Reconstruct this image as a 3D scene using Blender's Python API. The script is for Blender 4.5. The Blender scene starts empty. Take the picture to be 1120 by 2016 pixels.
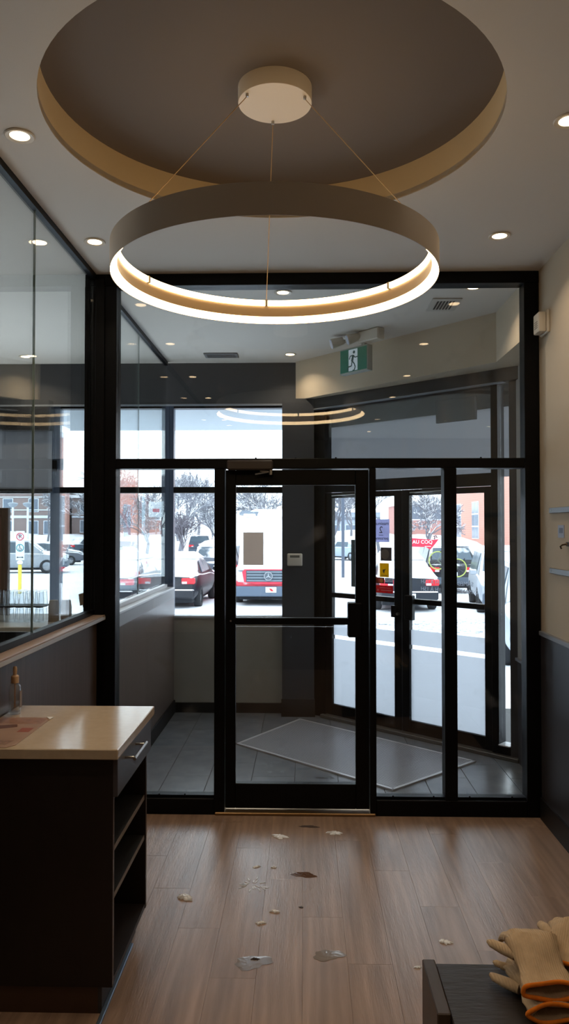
import bpy, bmesh, math, random
from mathutils import Vector, Matrix
random.seed(7)
S = bpy.context.scene
COL = S.collection
PI = math.pi
rad = math.radians

# ------------------------------------------------------------------ camera
cam_d = bpy.data.cameras.new('camera'); cam = bpy.data.objects.new('camera', cam_d); COL.objects.link(cam)
cam.location = (0, 0, 1.77)
cam.rotation_euler = (rad(90 + 1.22), 0, rad(1.45))
cam_d.sensor_fit = 'VERTICAL'; cam_d.sensor_height = 36.0; cam_d.lens = 36.0 * 1500 / 2016
cam_d.clip_start = 0.05; cam_d.clip_end = 600
S.camera = cam
# ------------------------------------------------------------------ sky, exposure
w = bpy.data.worlds.new('overcast_sky'); S.world = w; w.use_nodes = True
bg = w.node_tree.nodes['Background']; bg.inputs[0].default_value = (0.87, 0.94, 1.0, 1); bg.inputs[1].default_value = 4.2
S.view_settings.view_transform = 'Standard'; S.view_settings.look = 'None'
S.cycles.transparent_max_bounces = 40
S.view_settings.exposure = 0.0; S.view_settings.gamma = 1.0; S.view_settings.use_curve_mapping = False
WARM = (1.0, 0.72, 0.42)
RING_EMIT = 13.0
DOWN_W = 2.6

# ------------------------------------------------------------------ helpers
def lin(c):
    return tuple((v/255/12.92 if v/255 <= .04045 else ((v/255+.055)/1.055)**2.4) for v in c) + (1,)

MATS = {}
def mat(name, rgb, rough=.6, metal=0., var=0., vscale=6., bump=0., bscale=40., stretch=(1,1,1), coat=0., spec=.5, rgb2=None, objvar=0.):
    if name in MATS: return MATS[name]
    m = bpy.data.materials.new(name); m.use_nodes = True; nt = m.node_tree; N = nt.nodes; L = nt.links
    b = N['Principled BSDF']; c = lin(rgb)
    b.inputs['Base Color'].default_value = c; b.inputs['Roughness'].default_value = rough; b.inputs['Metallic'].default_value = metal
    b.inputs['Specular IOR Level'].default_value = spec
    if coat: b.inputs['Coat Weight'].default_value = coat; b.inputs['Coat Roughness'].default_value = .12
    tc = N.new('ShaderNodeTexCoord'); mp = N.new('ShaderNodeMapping'); mp.inputs['Scale'].default_value = stretch
    L.new(tc.outputs['Object'], mp.inputs[0])
    out = None
    if var or rgb2:
        n = N.new('ShaderNodeTexNoise'); n.inputs['Scale'].default_value = vscale; n.inputs['Detail'].default_value = 5
        L.new(mp.outputs[0], n.inputs['Vector'])
        r = N.new('ShaderNodeValToRGB'); r.color_ramp.elements[0].position = .32; r.color_ramp.elements[1].position = .68
        c2 = lin(rgb2) if rgb2 else tuple(min(1, v*(1+var)) for v in c[:3]) + (1,)
        c1 = c if rgb2 else tuple(v*(1-var) for v in c[:3]) + (1,)
        r.color_ramp.elements[0].color = c1; r.color_ramp.elements[1].color = c2
        L.new(n.outputs['Fac'], r.inputs[0]); out = r.outputs[0]
    if objvar:
        oi = N.new('ShaderNodeObjectInfo'); hv = N.new('ShaderNodeHueSaturation')
        ma = N.new('ShaderNodeMath'); ma.operation = 'MULTIPLY_ADD'; ma.inputs[1].default_value = 2*objvar; ma.inputs[2].default_value = 1-objvar
        L.new(oi.outputs['Random'], ma.inputs[0]); L.new(ma.outputs[0], hv.inputs['Value'])
        if out: L.new(out, hv.inputs['Color'])
        else: hv.inputs['Color'].default_value = c
        out = hv.outputs[0]
    if out: L.new(out, b.inputs['Base Color'])
    if bump:
        n2 = N.new('ShaderNodeTexNoise'); n2.inputs['Scale'].default_value = bscale; n2.inputs['Detail'].default_value = 4
        L.new(mp.outputs[0], n2.inputs['Vector'])
        bp = N.new('ShaderNodeBump'); bp.inputs['Strength'].default_value = bump; bp.inputs['Distance'].default_value = .01
        L.new(n2.outputs['Fac'], bp.inputs['Height']); L.new(bp.outputs[0], b.inputs['Normal'])
    MATS[name] = m; return m

def glass(name, tint=(.92,.95,.95), boost=1.0, smear=0.):
    m = bpy.data.materials.new(name); m.use_nodes = True; nt = m.node_tree; N = nt.nodes; L = nt.links
    N.remove(N['Principled BSDF'])
    t = N.new('ShaderNodeBsdfTransparent'); t.inputs[0].default_value = tuple(tint)+(1,)
    g = N.new('ShaderNodeBsdfGlossy'); g.inputs['Roughness'].default_value = 0.0
    ge = N.new('ShaderNodeNewGeometry'); ior = N.new('ShaderNodeMath'); ior.operation = 'MULTIPLY_ADD'
    ior.inputs[1].default_value = 1/1.5-1.5; ior.inputs[2].default_value = 1.5
    L.new(ge.outputs['Backfacing'], ior.inputs[0])
    fr = N.new('ShaderNodeFresnel'); L.new(ior.outputs[0], fr.inputs[0])
    mu = N.new('ShaderNodeMath'); mu.operation = 'MULTIPLY'; mu.inputs[1].default_value = boost; mu.use_clamp = True
    L.new(fr.outputs[0], mu.inputs[0])
    mx = N.new('ShaderNodeMixShader'); L.new(mu.outputs[0], mx.inputs[0]); L.new(t.outputs[0], mx.inputs[1]); L.new(g.outputs[0], mx.inputs[2])
    fin = mx.outputs[0]
    if smear:   # faint dirt film on the pane
        tc = N.new('ShaderNodeTexCoord'); n = N.new('ShaderNodeTexNoise'); n.inputs['Scale'].default_value = 5; n.inputs['Detail'].default_value = 7
        L.new(tc.outputs['Object'], n.inputs[0]); r = N.new('ShaderNodeMapRange'); r.inputs[1].default_value = .6; r.inputs[2].default_value = .8; r.inputs[4].default_value = smear
        L.new(n.outputs[0], r.inputs[0]); d = N.new('ShaderNodeBsdfDiffuse'); d.inputs[0].default_value = (.7,.72,.75,1)
        mx2 = N.new('ShaderNodeMixShader'); L.new(r.outputs[0], mx2.inputs[0]); L.new(fin, mx2.inputs[1]); L.new(d.outputs[0], mx2.inputs[2]); fin = mx2.outputs[0]
    L.new(fin, N['Material Output'].inputs[0]); MATS[name] = m; return m

def emit(name, col, s):
    m = bpy.data.materials.new(name); m.use_nodes = True; nt = m.node_tree
    nt.nodes.remove(nt.nodes['Principled BSDF']); e = nt.nodes.new('ShaderNodeEmission')
    e.inputs[0].default_value = tuple(col)+(1,); e.inputs[1].default_value = s
    nt.links.new(e.outputs[0], nt.nodes['Material Output'].inputs[0]); MATS[name] = m; return m

def snowy(name, rgb, rough=.5, thr=.35, snow=(240,244,250), noise=.35, metal=0., nscale=3.):
    """a material with snow lying on faces that point up, in patches of noise"""
    m = bpy.data.materials.new(name); m.use_nodes = True; nt = m.node_tree; N = nt.nodes; L = nt.links; b = N['Principled BSDF']
    b.inputs['Roughness'].default_value = rough; b.inputs['Metallic'].default_value = metal
    ge = N.new('ShaderNodeNewGeometry'); sp = N.new('ShaderNodeSeparateXYZ'); L.new(ge.outputs['Normal'], sp.inputs[0])
    tc = N.new('ShaderNodeTexCoord'); n = N.new('ShaderNodeTexNoise'); n.inputs['Scale'].default_value = nscale; n.inputs['Detail'].default_value = 6
    L.new(tc.outputs['Object'], n.inputs[0])
    ma = N.new('ShaderNodeMath'); ma.operation = 'MULTIPLY_ADD'; ma.inputs[1].default_value = noise*2; L.new(n.outputs[0], ma.inputs[0]); L.new(sp.outputs['Z'], ma.inputs[2])
    mr = N.new('ShaderNodeMapRange'); mr.inputs[1].default_value = thr+noise; mr.inputs[2].default_value = thr+noise+.15; L.new(ma.outputs[0], mr.inputs[0])
    mx = N.new('ShaderNodeMix'); mx.data_type = 'RGBA'; L.new(mr.outputs[0], mx.inputs[0]); mx.inputs[6].default_value = lin(rgb); mx.inputs[7].default_value = lin(snow)
    L.new(mx.outputs[2], b.inputs['Base Color']); MATS[name] = m; return m

def tag(o, label=None, cat=None, group=None, kind=None):
    if label: o['label'] = label
    if cat: o['category'] = cat
    if group: o['group'] = group
    if kind: o['kind'] = kind
    return o
def empty(name, loc=(0,0,0), rz=0, label=None, cat=None, group=None, kind=None, parent=None):
    o = bpy.data.objects.new(name, None); COL.objects.link(o); o.location = loc; o.rotation_euler = (0,0,rz)
    o.empty_display_size = .05
    if parent: o.parent = parent
    return tag(o, label, cat, group, kind)

class MB:
    def __init__(s): s.bm = bmesh.new()
    def box(s, x0, x1, y0, y1, z0, z1, bev=0., M=None, seg=1):
        r = bmesh.ops.create_cube(s.bm, size=1)
        vs = r['verts']
        for v in vs: v.co = Vector(((x0+x1)/2+v.co.x*(x1-x0), (y0+y1)/2+v.co.y*(y1-y0), (z0+z1)/2+v.co.z*(z1-z0)))
        if M is not None: bmesh.ops.transform(s.bm, matrix=M, verts=vs)
        if bev:
            es = list({e for v in vs for e in v.link_edges})
            bmesh.ops.bevel(s.bm, geom=es, offset=bev, segments=seg, profile=.5, affect='EDGES', clamp_overlap=True)
        return s
    def cyl(s, p0, p1, r0, r1=None, n=16, caps=True):
        p0 = Vector(p0); p1 = Vector(p1); r1 = r0 if r1 is None else r1
        d = p1-p0; q = d.to_track_quat('Z', 'Y').to_matrix().to_4x4()
        bmesh.ops.create_cone(s.bm, cap_ends=caps, segments=n, radius1=r0, radius2=r1, depth=d.length, matrix=Matrix.Translation((p0+p1)/2) @ q)
        return s
    def tube(s, pts, r, n=8, caps=True, closed=False):
        pts = [Vector(p) for p in pts]; rs = r if isinstance(r, (list, tuple)) else [r]*len(pts)
        rings = []; prev = None; m = len(pts)
        for i, p in enumerate(pts):
            if closed: t = pts[(i+1) % m]-pts[i-1]
            else: t = pts[min(i+1, m-1)]-pts[max(i-1, 0)]
            t.normalize()
            if prev is None: a = t.orthogonal().normalized()
            else: a = (prev - t*prev.dot(t)).normalized()
            prev = a; b = t.cross(a)
            rr = rs[i]; ra, rb = rr if isinstance(rr, tuple) else (rr, rr)
            rings.append([s.bm.verts.new(p + a*math.cos(2*PI*k/n)*ra + b*math.sin(2*PI*k/n)*rb) for k in range(n)])
        for i in range(m if closed else m-1):
            A, B = rings[i], rings[(i+1) % m]
            for k in range(n): s.bm.faces.new((A[k], A[(k+1) % n], B[(k+1) % n], B[k]))
        if caps and not closed:
            s.bm.faces.new(rings[0][::-1]); s.bm.faces.new(rings[-1])
        return s
    def lathe(s, prof, n=48, c=(0,0,0), a0=0., a1=2*PI):
        """prof: (r,z) list, closed loop when profile closes on itself"""
        full = abs(a1-a0-2*PI) < 1e-6; k = n if full else n+1; rings = []
        for i in range(k):
            a = a0+(a1-a0)*i/n
            rings.append([s.bm.verts.new((c[0]+r*math.cos(a), c[1]+r*math.sin(a), c[2]+z)) for r, z in prof])
        for i in range(n):
            A, B = rings[i], rings[(i+1) % k]
            for j in range(len(prof)-1):
                s.bm.faces.new((A[j], B[j], B[j+1], A[j+1]))
        if not full:
            for R in (rings[0][:-1], rings[-1][:-1]):
                if len(R) > 2:
                    try: s.bm.faces.new(R)
                    except ValueError: pass
        bmesh.ops.remove_doubles(s.bm, verts=s.bm.verts[:], dist=1e-6)
        return s
    def prism(s, poly, z0, z1, M=None):
        a = [s.bm.verts.new((x, y, z0)) for x, y in poly]; b = [s.bm.verts.new((x, y, z1)) for x, y in poly]; n = len(poly)
        s.bm.faces.new(a[::-1]); s.bm.faces.new(b)
        for i in range(n): s.bm.faces.new((a[i], a[(i+1) % n], b[(i+1) % n], b[i]))
        if M is not None: bmesh.ops.transform(s.bm, matrix=M, verts=a+b)
        return s
    def sphere(s, c, r, sc=(1,1,1), u=16, v=10):
        bmesh.ops.create_uvsphere(s.bm, u_segments=u, v_segments=v, radius=r, matrix=Matrix.Translation(c) @ Matrix.Diagonal((*sc, 1)))
        return s
    def build(s, name, m, parent=None, smooth=False, **k):
        bmesh.ops.recalc_face_normals(s.bm, faces=s.bm.faces[:])
        me = bpy.data.meshes.new(name); s.bm.to_mesh(me); s.bm.free()
        if smooth:
            for p in me.polygons: p.use_smooth = True
            me.set_sharp_from_angle(angle=rad(38))
        me.materials.append(m); o = bpy.data.objects.new(name, me); COL.objects.link(o)
        if parent: o.parent = parent
        return tag(o, **k)
def box(name, m, dims, parent=None, bev=0., **k): return MB().box(*dims, bev=bev).build(name, m, parent, **k)
def link_copy(o, parent, loc=None, name=None):
    c = o.copy(); COL.objects.link(c); c.parent = parent
    if loc is not None: c.location = loc
    for ch in o.children: link_copy(ch, c)
    return c
def copy_thing(o, loc, rz=None, label=None, cat=None):
    c = link_copy(o, None, loc)
    if rz is not None: c.rotation_euler[2] = rz
    if label: c['label'] = label
    return c
RX90 = Matrix.Rotation(rad(90), 4, 'X')
def text(name, body, size, m, loc, rot=(rad(90),0,0), parent=None, mirror=False, depth=.0008, align='CENTER', **k):
    cu = bpy.data.curves.new(name, 'FONT'); cu.body = body; cu.size = size; cu.extrude = depth; cu.align_x = align; cu.align_y = 'CENTER'; cu.resolution_u = 3
    to = bpy.data.objects.new(name, cu); COL.objects.link(to)
    bpy.context.view_layer.update()
    me = bpy.data.meshes.new_from_object(to.evaluated_get(bpy.context.evaluated_depsgraph_get()))
    bpy.data.objects.remove(to)
    if mirror: me.transform(Matrix.Diagonal((-1,1,1,1))); me.flip_normals()
    me.materials.clear(); me.materials.append(m); me.name = name
    o = bpy.data.objects.new(name, me); COL.objects.link(o); o.location = loc; o.rotation_euler = rot
    if parent: o.parent = parent
    return tag(o, **k)

# ------------------------------------------------------------------ materials
cream = mat('cream_paint', (196,182,160), .75, var=.04, vscale=2, bump=.05, bscale=160)
ceil_m = mat('ceiling_paint', (214,208,200), .85, bump=.04, bscale=200)
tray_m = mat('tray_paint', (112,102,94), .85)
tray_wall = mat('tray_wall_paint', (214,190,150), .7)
black = mat('black_aluminium', (7,8,11), .42, spec=.16)
black2 = mat('black_laminate', (16,14,15), .5)
greyp = mat('grey_paint', (52,55,60), .7, var=.03)
bluegrey = mat('bluegrey_mullion', (70,84,104), .4, .3)
darkwood = mat('dark_wood_laminate', (92,78,72), .30, var=.16, vscale=7, stretch=(9,9,.35), spec=.6)
darkpanel = mat('dark_wainscot_laminate', (58,56,60), .34, var=.12, vscale=6, stretch=(8,8,.35))
espresso = mat('espresso_laminate', (24,15,13), .5, var=.18, vscale=9, stretch=(9,9,.4))
counter_m = mat('beige_solid_surface', (186,168,146), .15, var=.04, vscale=30, spec=.6)
ledge_m = mat('ledge_laminate', (150,128,112), .35, var=.08, vscale=10, stretch=(4,.5,4))
ledge_grey = mat('ledge_grey', (190,192,196), .35)
steel = mat('brushed_steel', (170,168,164), .28, 1.)
whitep = mat('white_plastic', (214,206,192), .4)
offw = mat('white_enamel', (226,214,196), .45)
ringm = mat('ring_taupe_metal', (182,168,150), .42, .0)
gold = mat('bronze_threshold', (150,120,84), .35, .9)
rubber = mat('tyre_rubber', (34,36,40), .8)
glass_sf = glass('storefront_glass', (.93,.945,.95), 1.0, smear=.10)
glass_pt = glass('partition_glass', (.92,.95,.947), 1.45)
glass_ex = glass('exterior_glass', (.95,.975,.985), 1.0, smear=.06)
glass_clear = glass('tumbler_glass', (.975,.985,.99), 1.5)
lamp_lens = emit('lamp_lens', WARM, 14.)
lamp_pale = emit('lamp_lens_pale', (1,.86,.66), 8.)
ring_lens = emit('ring_diffuser', (1.0,.70,.38), RING_EMIT)

# ------------------------------------------------------------------ structure
HC = 3.37      # ceiling height
YS = 4.79      # storefront plane centre
# wood floor: planks on a slab
fl = empty('floor', kind='structure')
plank_m = mat('vinyl_oak_plank', (142,117,101), .28, rgb2=(172,143,123), vscale=2.6, stretch=(7,.55,1), bump=.12, bscale=26, objvar=.04, spec=.5)
def plank_mesh(w_, l_):
    b = MB().box(0.0002, w_-.0002, 0.0002, l_-.0002, -.006, 0., bev=.0004); me_o = b.build('plank', plank_m, fl); return me_o
pl = plank_mesh(.183, 1.22); first = True
# planks' own random object coordinate offset
nt = plank_m.node_tree
mpn = [n for n in nt.nodes if n.type == 'MAPPING'][0]; oi = nt.nodes.new('ShaderNodeObjectInfo'); vm = nt.nodes.new('ShaderNodeVectorMath'); vm.operation = 'SCALE'
cm = nt.nodes.new('ShaderNodeCombineXYZ')
for i in range(3): nt.links.new(oi.outputs['Random'], cm.inputs[i])
vm.inputs[3].default_value = 37.; nt.links.new(cm.outputs[0], vm.inputs[0]); nt.links.new(vm.outputs[0], mpn.inputs['Location'])
# cathedral grain: wave texture mixed in
wv = nt.nodes.new('ShaderNodeTexWave'); wv.wave_type = 'BANDS'; wv.bands_direction = 'X'; wv.inputs['Scale'].default_value = 1.1; wv.inputs['Distortion'].default_value = 9; wv.inputs['Detail'].default_value = 3; wv.inputs['Detail Scale'].default_value = 1.2
nt.links.new(mpn.outputs[0], wv.inputs[0])
rampn = [n for n in nt.nodes if n.type == 'VALTORGB'][0]; hsv = [n for n in nt.nodes if n.type == 'HUE_SAT'][0]
mxg = nt.nodes.new('ShaderNodeMix'); mxg.data_type = 'RGBA'; mxg.blend_type = 'MULTIPLY'; mxg.inputs[0].default_value = .14
nt.links.new(rampn.outputs[0], mxg.inputs[6]); nt.links.new(wv.outputs[0], mxg.inputs[7]); nt.links.new(mxg.outputs[2], hsv.inputs['Color'])
for i in range(15):
    off = -(i*.37 % 1.22)
    y = off
    while y < 4.73:
        y1 = min(y+1.22, 4.735); ys = max(y, -.0)
        if y1-ys > .05:
            c = pl if first else link_copy(pl, fl)
            c.location = (-1.289+i*.1832, ys, 0); c.scale = (1, (y1-ys)/1.22, 1); first = False
        y += 1.22
box('subfloor', mat('floor_slab', (110,90,76), .7), (-6, 1.6, -4.2, 4.74, -.2, -.0065), fl)
# dining floor inside same slab region, vestibule tiles
vf = empty('floor', kind='structure')
tile_m = mat('slate_grey_tile', (100,104,110), .24, rgb2=(116,120,126), vscale=5, bump=.12, bscale=30, objvar=.06)
box('tile_bed', mat('grout', (60,60,60), .8), (-1.25, 2.1, 4.74, 7.6, -.2, -.006), vf)
tiles = []
t0 = MB().box(.0015, .3035, .0015, .6085, -.008, 0, bev=.0015).build('tile', tile_m, vf)
ft = True
def inside_vest(x, y):  # tile centre in front of the angled facade
    return (x-.176)*.683+(y-7.203)*.7305 < .18
for i in range(-7, 8):
    for j in range(5):
        x = .85+(i-3)*.305-.0; yy = 4.86+j*.61+(.305 if i % 2 else 0)-.305
        x0 = max(x, -1.25); x1 = min(x+.305, 1.62); y0_ = max(yy, 4.85); y1_ = min(yy+.61, 7.345)
        if x1-x0 < .03 or y1_-y0_ < .03 or not inside_vest((x0+x1)/2-.1, (y0_+y1_)/2-.2): continue
        c = t0 if ft else link_copy(t0, vf); ft = False
        c.location = (x0, y0_, 0); c.scale = ((x1-x0)/.305, (y1_-y0_)/.61, 1)

# ceiling with the round recess
TC = (-.122, 3.0); TR = .895
ce = empty('ceiling', kind='structure')
b = MB(); bm = b.bm
outer = [bm.verts.new((x, y, HC)) for x, y in ((-6,-4.2),(1.9,-4.2),(1.9,7.6),(-6,7.6))]
inner = [bm.verts.new((TC[0]+TR*math.cos(2*PI*k/96), TC[1]+TR*math.sin(2*PI*k/96), HC)) for k in range(96)]
es = [bm.edges.new((outer[i], outer[(i+1) % 4])) for i in range(4)]+[bm.edges.new((inner[i], inner[(i+1) % 96])) for i in range(96)]
bmesh.ops.triangle_fill(bm, edges=es, use_beauty=True)
r = bmesh.ops.extrude_face_region(bm, geom=bm.faces[:])
for v in [g for g in r['geom'] if isinstance(g, bmesh.types.BMVert)]: v.co.z += .03
b.build('ceiling_board', ceil_m, ce)
MB().lathe([(TR+.01, HC+.004), (TR, HC+.004), (TR, HC+.155), (TR+.01, HC+.155), (TR+.01, HC+.004)], 96, (TC[0], TC[1], 0)).build('recess_wall', tray_wall, ce, smooth=True)
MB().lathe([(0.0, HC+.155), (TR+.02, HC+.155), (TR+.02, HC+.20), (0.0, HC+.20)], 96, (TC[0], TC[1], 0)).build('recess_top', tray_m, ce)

# walls
wr = empty('wall_right', kind='structure')
box('plaster', cream, (1.46, 1.62, -4.2, 4.85, 1.14, HC), wr)
box('wainscot', darkpanel, (1.455, 1.62, -4.2, 4.85, 0, 1.115), wr)
box('wainscot_cap', mat('cap_grey', (120,124,132), .35), (1.438, 1.62, -4.2, 4.72, 1.115, 1.142), wr, bev=.003)
box('baseboard_right', black2, (1.440, 1.455, -4.2, 4.72, 0, .13), kind='structure')
box('wall_back', cream, (-6, 1.6, -4.3, -4.2, 0, HC), kind='structure')
box('wall_left', greyp, (-6.1, -6, -4.2, 7.6, 0, HC), kind='structure')
# vestibule side wall
wv2 = empty('wall_vestibule_side', kind='structure')
box('plaster', mat('side_grey', (150,148,144), .6), (1.62, 1.75, 4.85, 5.84, .79, 3.0), wv2)
box('wainscot', darkpanel, (1.618, 1.75, 4.85, 5.84, 0, .77), wv2)
box('cap', mat('cap_grey', (0,0,0)), (1.60, 1.75, 4.85, 5.84, .77, .79), wv2)
# bulkhead above the angled doors (cream)
bk = MB().prism([(-.077,7.30),(1.425,5.65),(1.425,4.855),(1.74,4.855),(1.74,5.86),(1.66,5.93),(.25,7.33),(.10,7.48),(-.077,7.48)], 3.0, HC).build('wall_bulkhead', cream, kind='structure')
# far facade wall
wf = empty('wall_front', kind='structure')
box('sill_wall', mat('sill_wall_paint', (150,148,142), .6, var=.03), (-1.40, -.2, 7.346, 7.6, 0, .905), wf)
box('dining_sill_wall', mat('sill_wall_paint', (0,0,0)), (-6, -1.40, 7.345, 7.6, 0, .905), wf)
box('header', mat('header_charcoal', (66,68,72), .6), (-6, -.077, 7.33, 7.6, 2.97, HC), wf)
box('pier', greyp, (-.205, .097, 7.2, 7.6, 0, 3.0), wf)
box('soffit_edge', mat('window_head_grey', (150,156,164), .5), (-6, -.205, 7.325, 7.34, 2.955, 2.972), wf)
box('baseboard_front', black2, (-1.235, -.205, 7.33, 7.345, 0, .095), kind='structure')
box('baseboard_front', black2, (-.212, .104, 7.188, 7.2, 0, .165), kind='structure')
box('baseboard_left', black2, (-1.25, -1.236, 4.86, 7.33, 0, .12), kind='structure')
# half wall under the glass partition
hw = empty('wall_partition', kind='structure')
box('panel', darkwood, (-1.40, -1.29, -1.0, 4.735, 0, 1.2), hw)
box('panel', darkwood, (-1.40, -1.252, 4.845, 7.345, 0, 1.185), hw)
box('ledge', ledge_m, (-1.40, -1.236, -1.0, 4.728, 1.2, 1.232), hw, bev=.003)
box('ledge_edge', ledge_grey, (-1.236, -1.2345, -1.0, 4.728, 1.203, 1.222), hw)
box('ledge', ledge_grey, (-1.40, -1.245, 4.852, 7.33, 1.185, 1.205), hw, bev=.003)
box('glare_band', mat('glare_grey', (150,152,156), .5), (-1.40, -1.2515, 4.852, 7.34, 1.10, 1.185), hw)  # pale band that paints window glare onto the top of the half wall

# glass partition between entrance and dining room
wp = empty('window_1', kind='structure')
XG = -1.325
for y0, y1 in ((-1.0, 1.3), (1.3, 3.689), (3.693, 4.725), (4.86, 6.058), (6.062, 7.27)):
    box('glass_pane', glass_pt, (XG-.005, XG+.005, y0+.002, y1-.002, 1.25, 3.345), wp)
for y in (1.3, 3.691, 6.06):
    box('pane_joint', mat('joint_edge', (120,140,136), .3), (XG-.0055, XG+.0055, y-.0022, y+.0022, 1.25, 3.345), wp)
for y0, y1 in ((-1.0, 4.725), (4.86, 7.27)):
    box('top_channel', black, (XG-.02, XG+.02, y0, y1, 3.335, 3.369), wp)
    box('bottom_channel', black if y0 < 0 else ledge_grey, (XG-.02, XG+.02, y0, y1, 1.2321 if y0 < 0 else 1.206, 1.262 if y0 < 0 else 1.235), wp)

# ------------------------------------------------------------------ storefront screen
sf = empty('window_2', (0, YS, 0), kind='structure')
FD = .055
def mem(name, x0, x1, z0, z1, d=FD, yy=0, m=black, par=None, bev=.003):
    return box(name, m, (x0, x1, yy-d, yy+d, z0, z1), par or sf, bev=bev)
mem('corner_post', -1.376, -1.175, 0, 3.295, .06)
box('corner_post', black, (-1.30,-1.245,-.085,-.0605,1.235,3.33), sf, bev=.002)
mem('head', -1.376, 1.458, 3.295, 3.369)
mem('transom_bar', -1.175, 1.365, 2.143, 2.205)
mem('jamb_post', -.557, -.493, 0, 2.143)
mem('jamb_post', .409, .447, 0, 2.143)
mem('mullion', .868, .945, .095, 2.143)
mem('end_post', 1.367, 1.456, 0, 3.295)
mem('sill', -1.175, -.557, 0, .098)
mem('sill', .447, 1.367, 0, .098)
for x0, x1, z0, z1 in ((-1.175,-.557,.098,.112), (.447,.868,.098,.112), (.945,1.367,.098,.112)):
    mem('glazing_bead', x0, x1, z0, z1, .03, bev=0)
for x0, x1, z0, z1 in ((-1.175,1.367,2.205,3.295), (-1.175,-.557,.112,2.143), (.447,.868,.112,2.143), (.945,1.367,.112,2.143)):
    box('glass_pane', glass_sf, (x0, x1, -.004, .004, z0, z1), sf)
for x in (-.74,-.9, .55,.80,1.02,1.28,-.30,.2,-.05,1.1):
    z = 2.2055 if x < .4 and x > -.6 or x > 1.05 and x < 1.2 else .1125
    MB().sphere((x, -.034, z+.003), .006, u=8, v=6).build('bead_clip', black, sf)
box('threshold', gold, (-.55, .44, YS-.07, YS+.09, 0, .018), kind='structure', bev=.004).name = 'trim_1'
# the door leaf
d1 = empty('door_1', (0, YS, 0), kind='structure')
def dm(name, x0, x1, z0, z1, m=black, d=.024): return box(name, m, (x0, x1, -d, d, z0, z1), d1, bev=.003)
dm('stile', -.489, -.427, .03, 2.135); dm('stile', .322, .405, .03, 2.135)
dm('bottom_rail', -.427, .322, .03, .182); dm('top_rail', -.427, .322, 2.04, 2.135); dm('mid_rail', -.427, .322, 1.168, 1.21)
box('glass_pane', glass_sf, (-.427, .322, -.004, .004, 1.21, 2.04), d1)
box('glass_pane', glass_sf, (-.427, .322, -.004, .004, .182, 1.168), d1)
box('lock_plate', black, (.274, .36, -.05, .05, 1.093, 1.306), d1, bev=.006)
cl = box('door_closer', mat('closer_brown', (54,46,42), .45), (-.475, -.19, -.115, -.056, 2.13, 2.19), d1, bev=.008)
MB().tube([(-.27,-.09,2.125),(-.215,-.10,2.118)], .006).cyl((-.205,-.09,2.10),(-.205,-.09,2.13),.013).build('closer_arm', steel, cl, smooth=True)
MB().tube([(-.215,-.10,2.118),(-.30,-.08,2.105)], .005).build('closer_link', steel, cl, smooth=True)
MB().sphere((-.457, -.025, 1.19), .006, u=10, v=6).build('screw', steel, d1)

# ------------------------------------------------------------------ angled facade with double doors (local x along facade, local y outward)
AF = (.176, 7.203, 0); AR = math.atan2(5.806-7.203, 1.67-.176)
af = empty('window_3', AF, AR, kind='structure')
def am(name, x0, x1, z0, z1, y0=0., y1=.10, m=black, par=None, bev=.003): return box(name, m, (x0, x1, y0, y1, z0, z1), par or af, bev=bev)
am('frame_post', -.15, .03, 0, 3.0); am('frame_post', 1.762, 1.82, 0, 3.0, 0, .11)
am('frame_post', 1.918, 2.06, 0, 3.0, 0, .12, mat('post_charcoal', (52,50,50), .5))
am('head_frame', .03, 1.762, 2.105, 2.205)
am('header_beam', -.10, 2.06, 2.90, 3.0, -.05, .10, mat('beam_charcoal', (46,46,46), .5))
am('header_lit_line', -.10, 1.90, 2.892, 2.90, -.06, -.0, mat('window_head_grey', (0,0,0)))  # pale strip, colours in the lit underside of the beam
am('threshold', .0, 2.0, 0, .03, -.04, .1, mat('threshold_grey', (110,108,104), .4, .6))
am('sidelight_sill', 1.82, 1.918, 0.03, .095)
am('sidelight_sill', 1.82, 1.918, 0.095, .105, -.015, .1, ledge_grey)
box('glass_pane', glass_ex, (1.82, 1.918, .05, .058, .105, 2.90), af)
box('glass_pane', glass_ex, (.03, 1.762, .03, .038, 2.205, 2.90), af)
def frost_like(name, c1, c2, f):
    m = bpy.data.materials.new(name); m.use_nodes = True; n = m.node_tree.nodes; l = m.node_tree.links; n.remove(n['Principled BSDF'])
    t = n.new('ShaderNodeBsdfTranslucent'); t.inputs[0].default_value = lin(c1); d = n.new('ShaderNodeBsdfDiffuse'); d.inputs[0].default_value = lin(c2)
    x = n.new('ShaderNodeMixShader'); x.inputs[0].default_value = f; l.new(t.outputs[0], x.inputs[1]); l.new(d.outputs[0], x.inputs[2]); l.new(x.outputs[0], n['Material Output'].inputs[0]); return m
am('canopy_panel', -.30, 1.875, 2.737, 3.0, .15, .19, mat('canopy_charcoal', (72,72,74), .8))
am('canopy_box', 1.18, 1.56, 2.66, 2.85, .12, .149, mat('canopy_charcoal', (0,0,0)))
span = frost_like('spandrel_sheet', (168,168,170), (150,152,158), .4)
am('spandrel_panel', -.30, 1.875, 2.18, 2.735, .16, .163, span)
paper = frost_like('paper', (196,198,226), (198,200,222), .4)
frost = bpy.data.materials.new('frosted_film'); frost.use_nodes = True
_n = frost.node_tree.nodes; _l = frost.node_tree.links; _n.remove(_n['Principled BSDF'])
_t = _n.new('ShaderNodeBsdfTranslucent'); _t.inputs[0].default_value = lin((216,218,222)); _d = _n.new('ShaderNodeBsdfDiffuse'); _d.inputs[0].default_value = lin((200,206,218))
_m = _n.new('ShaderNodeMixShader'); _m.inputs[0].default_value = .22; _l.new(_t.outputs[0], _m.inputs[1]); _l.new(_d.outputs[0], _m.inputs[2]); _l.new(_m.outputs[0], _n['Material Output'].inputs[0])
leaves = []
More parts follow.
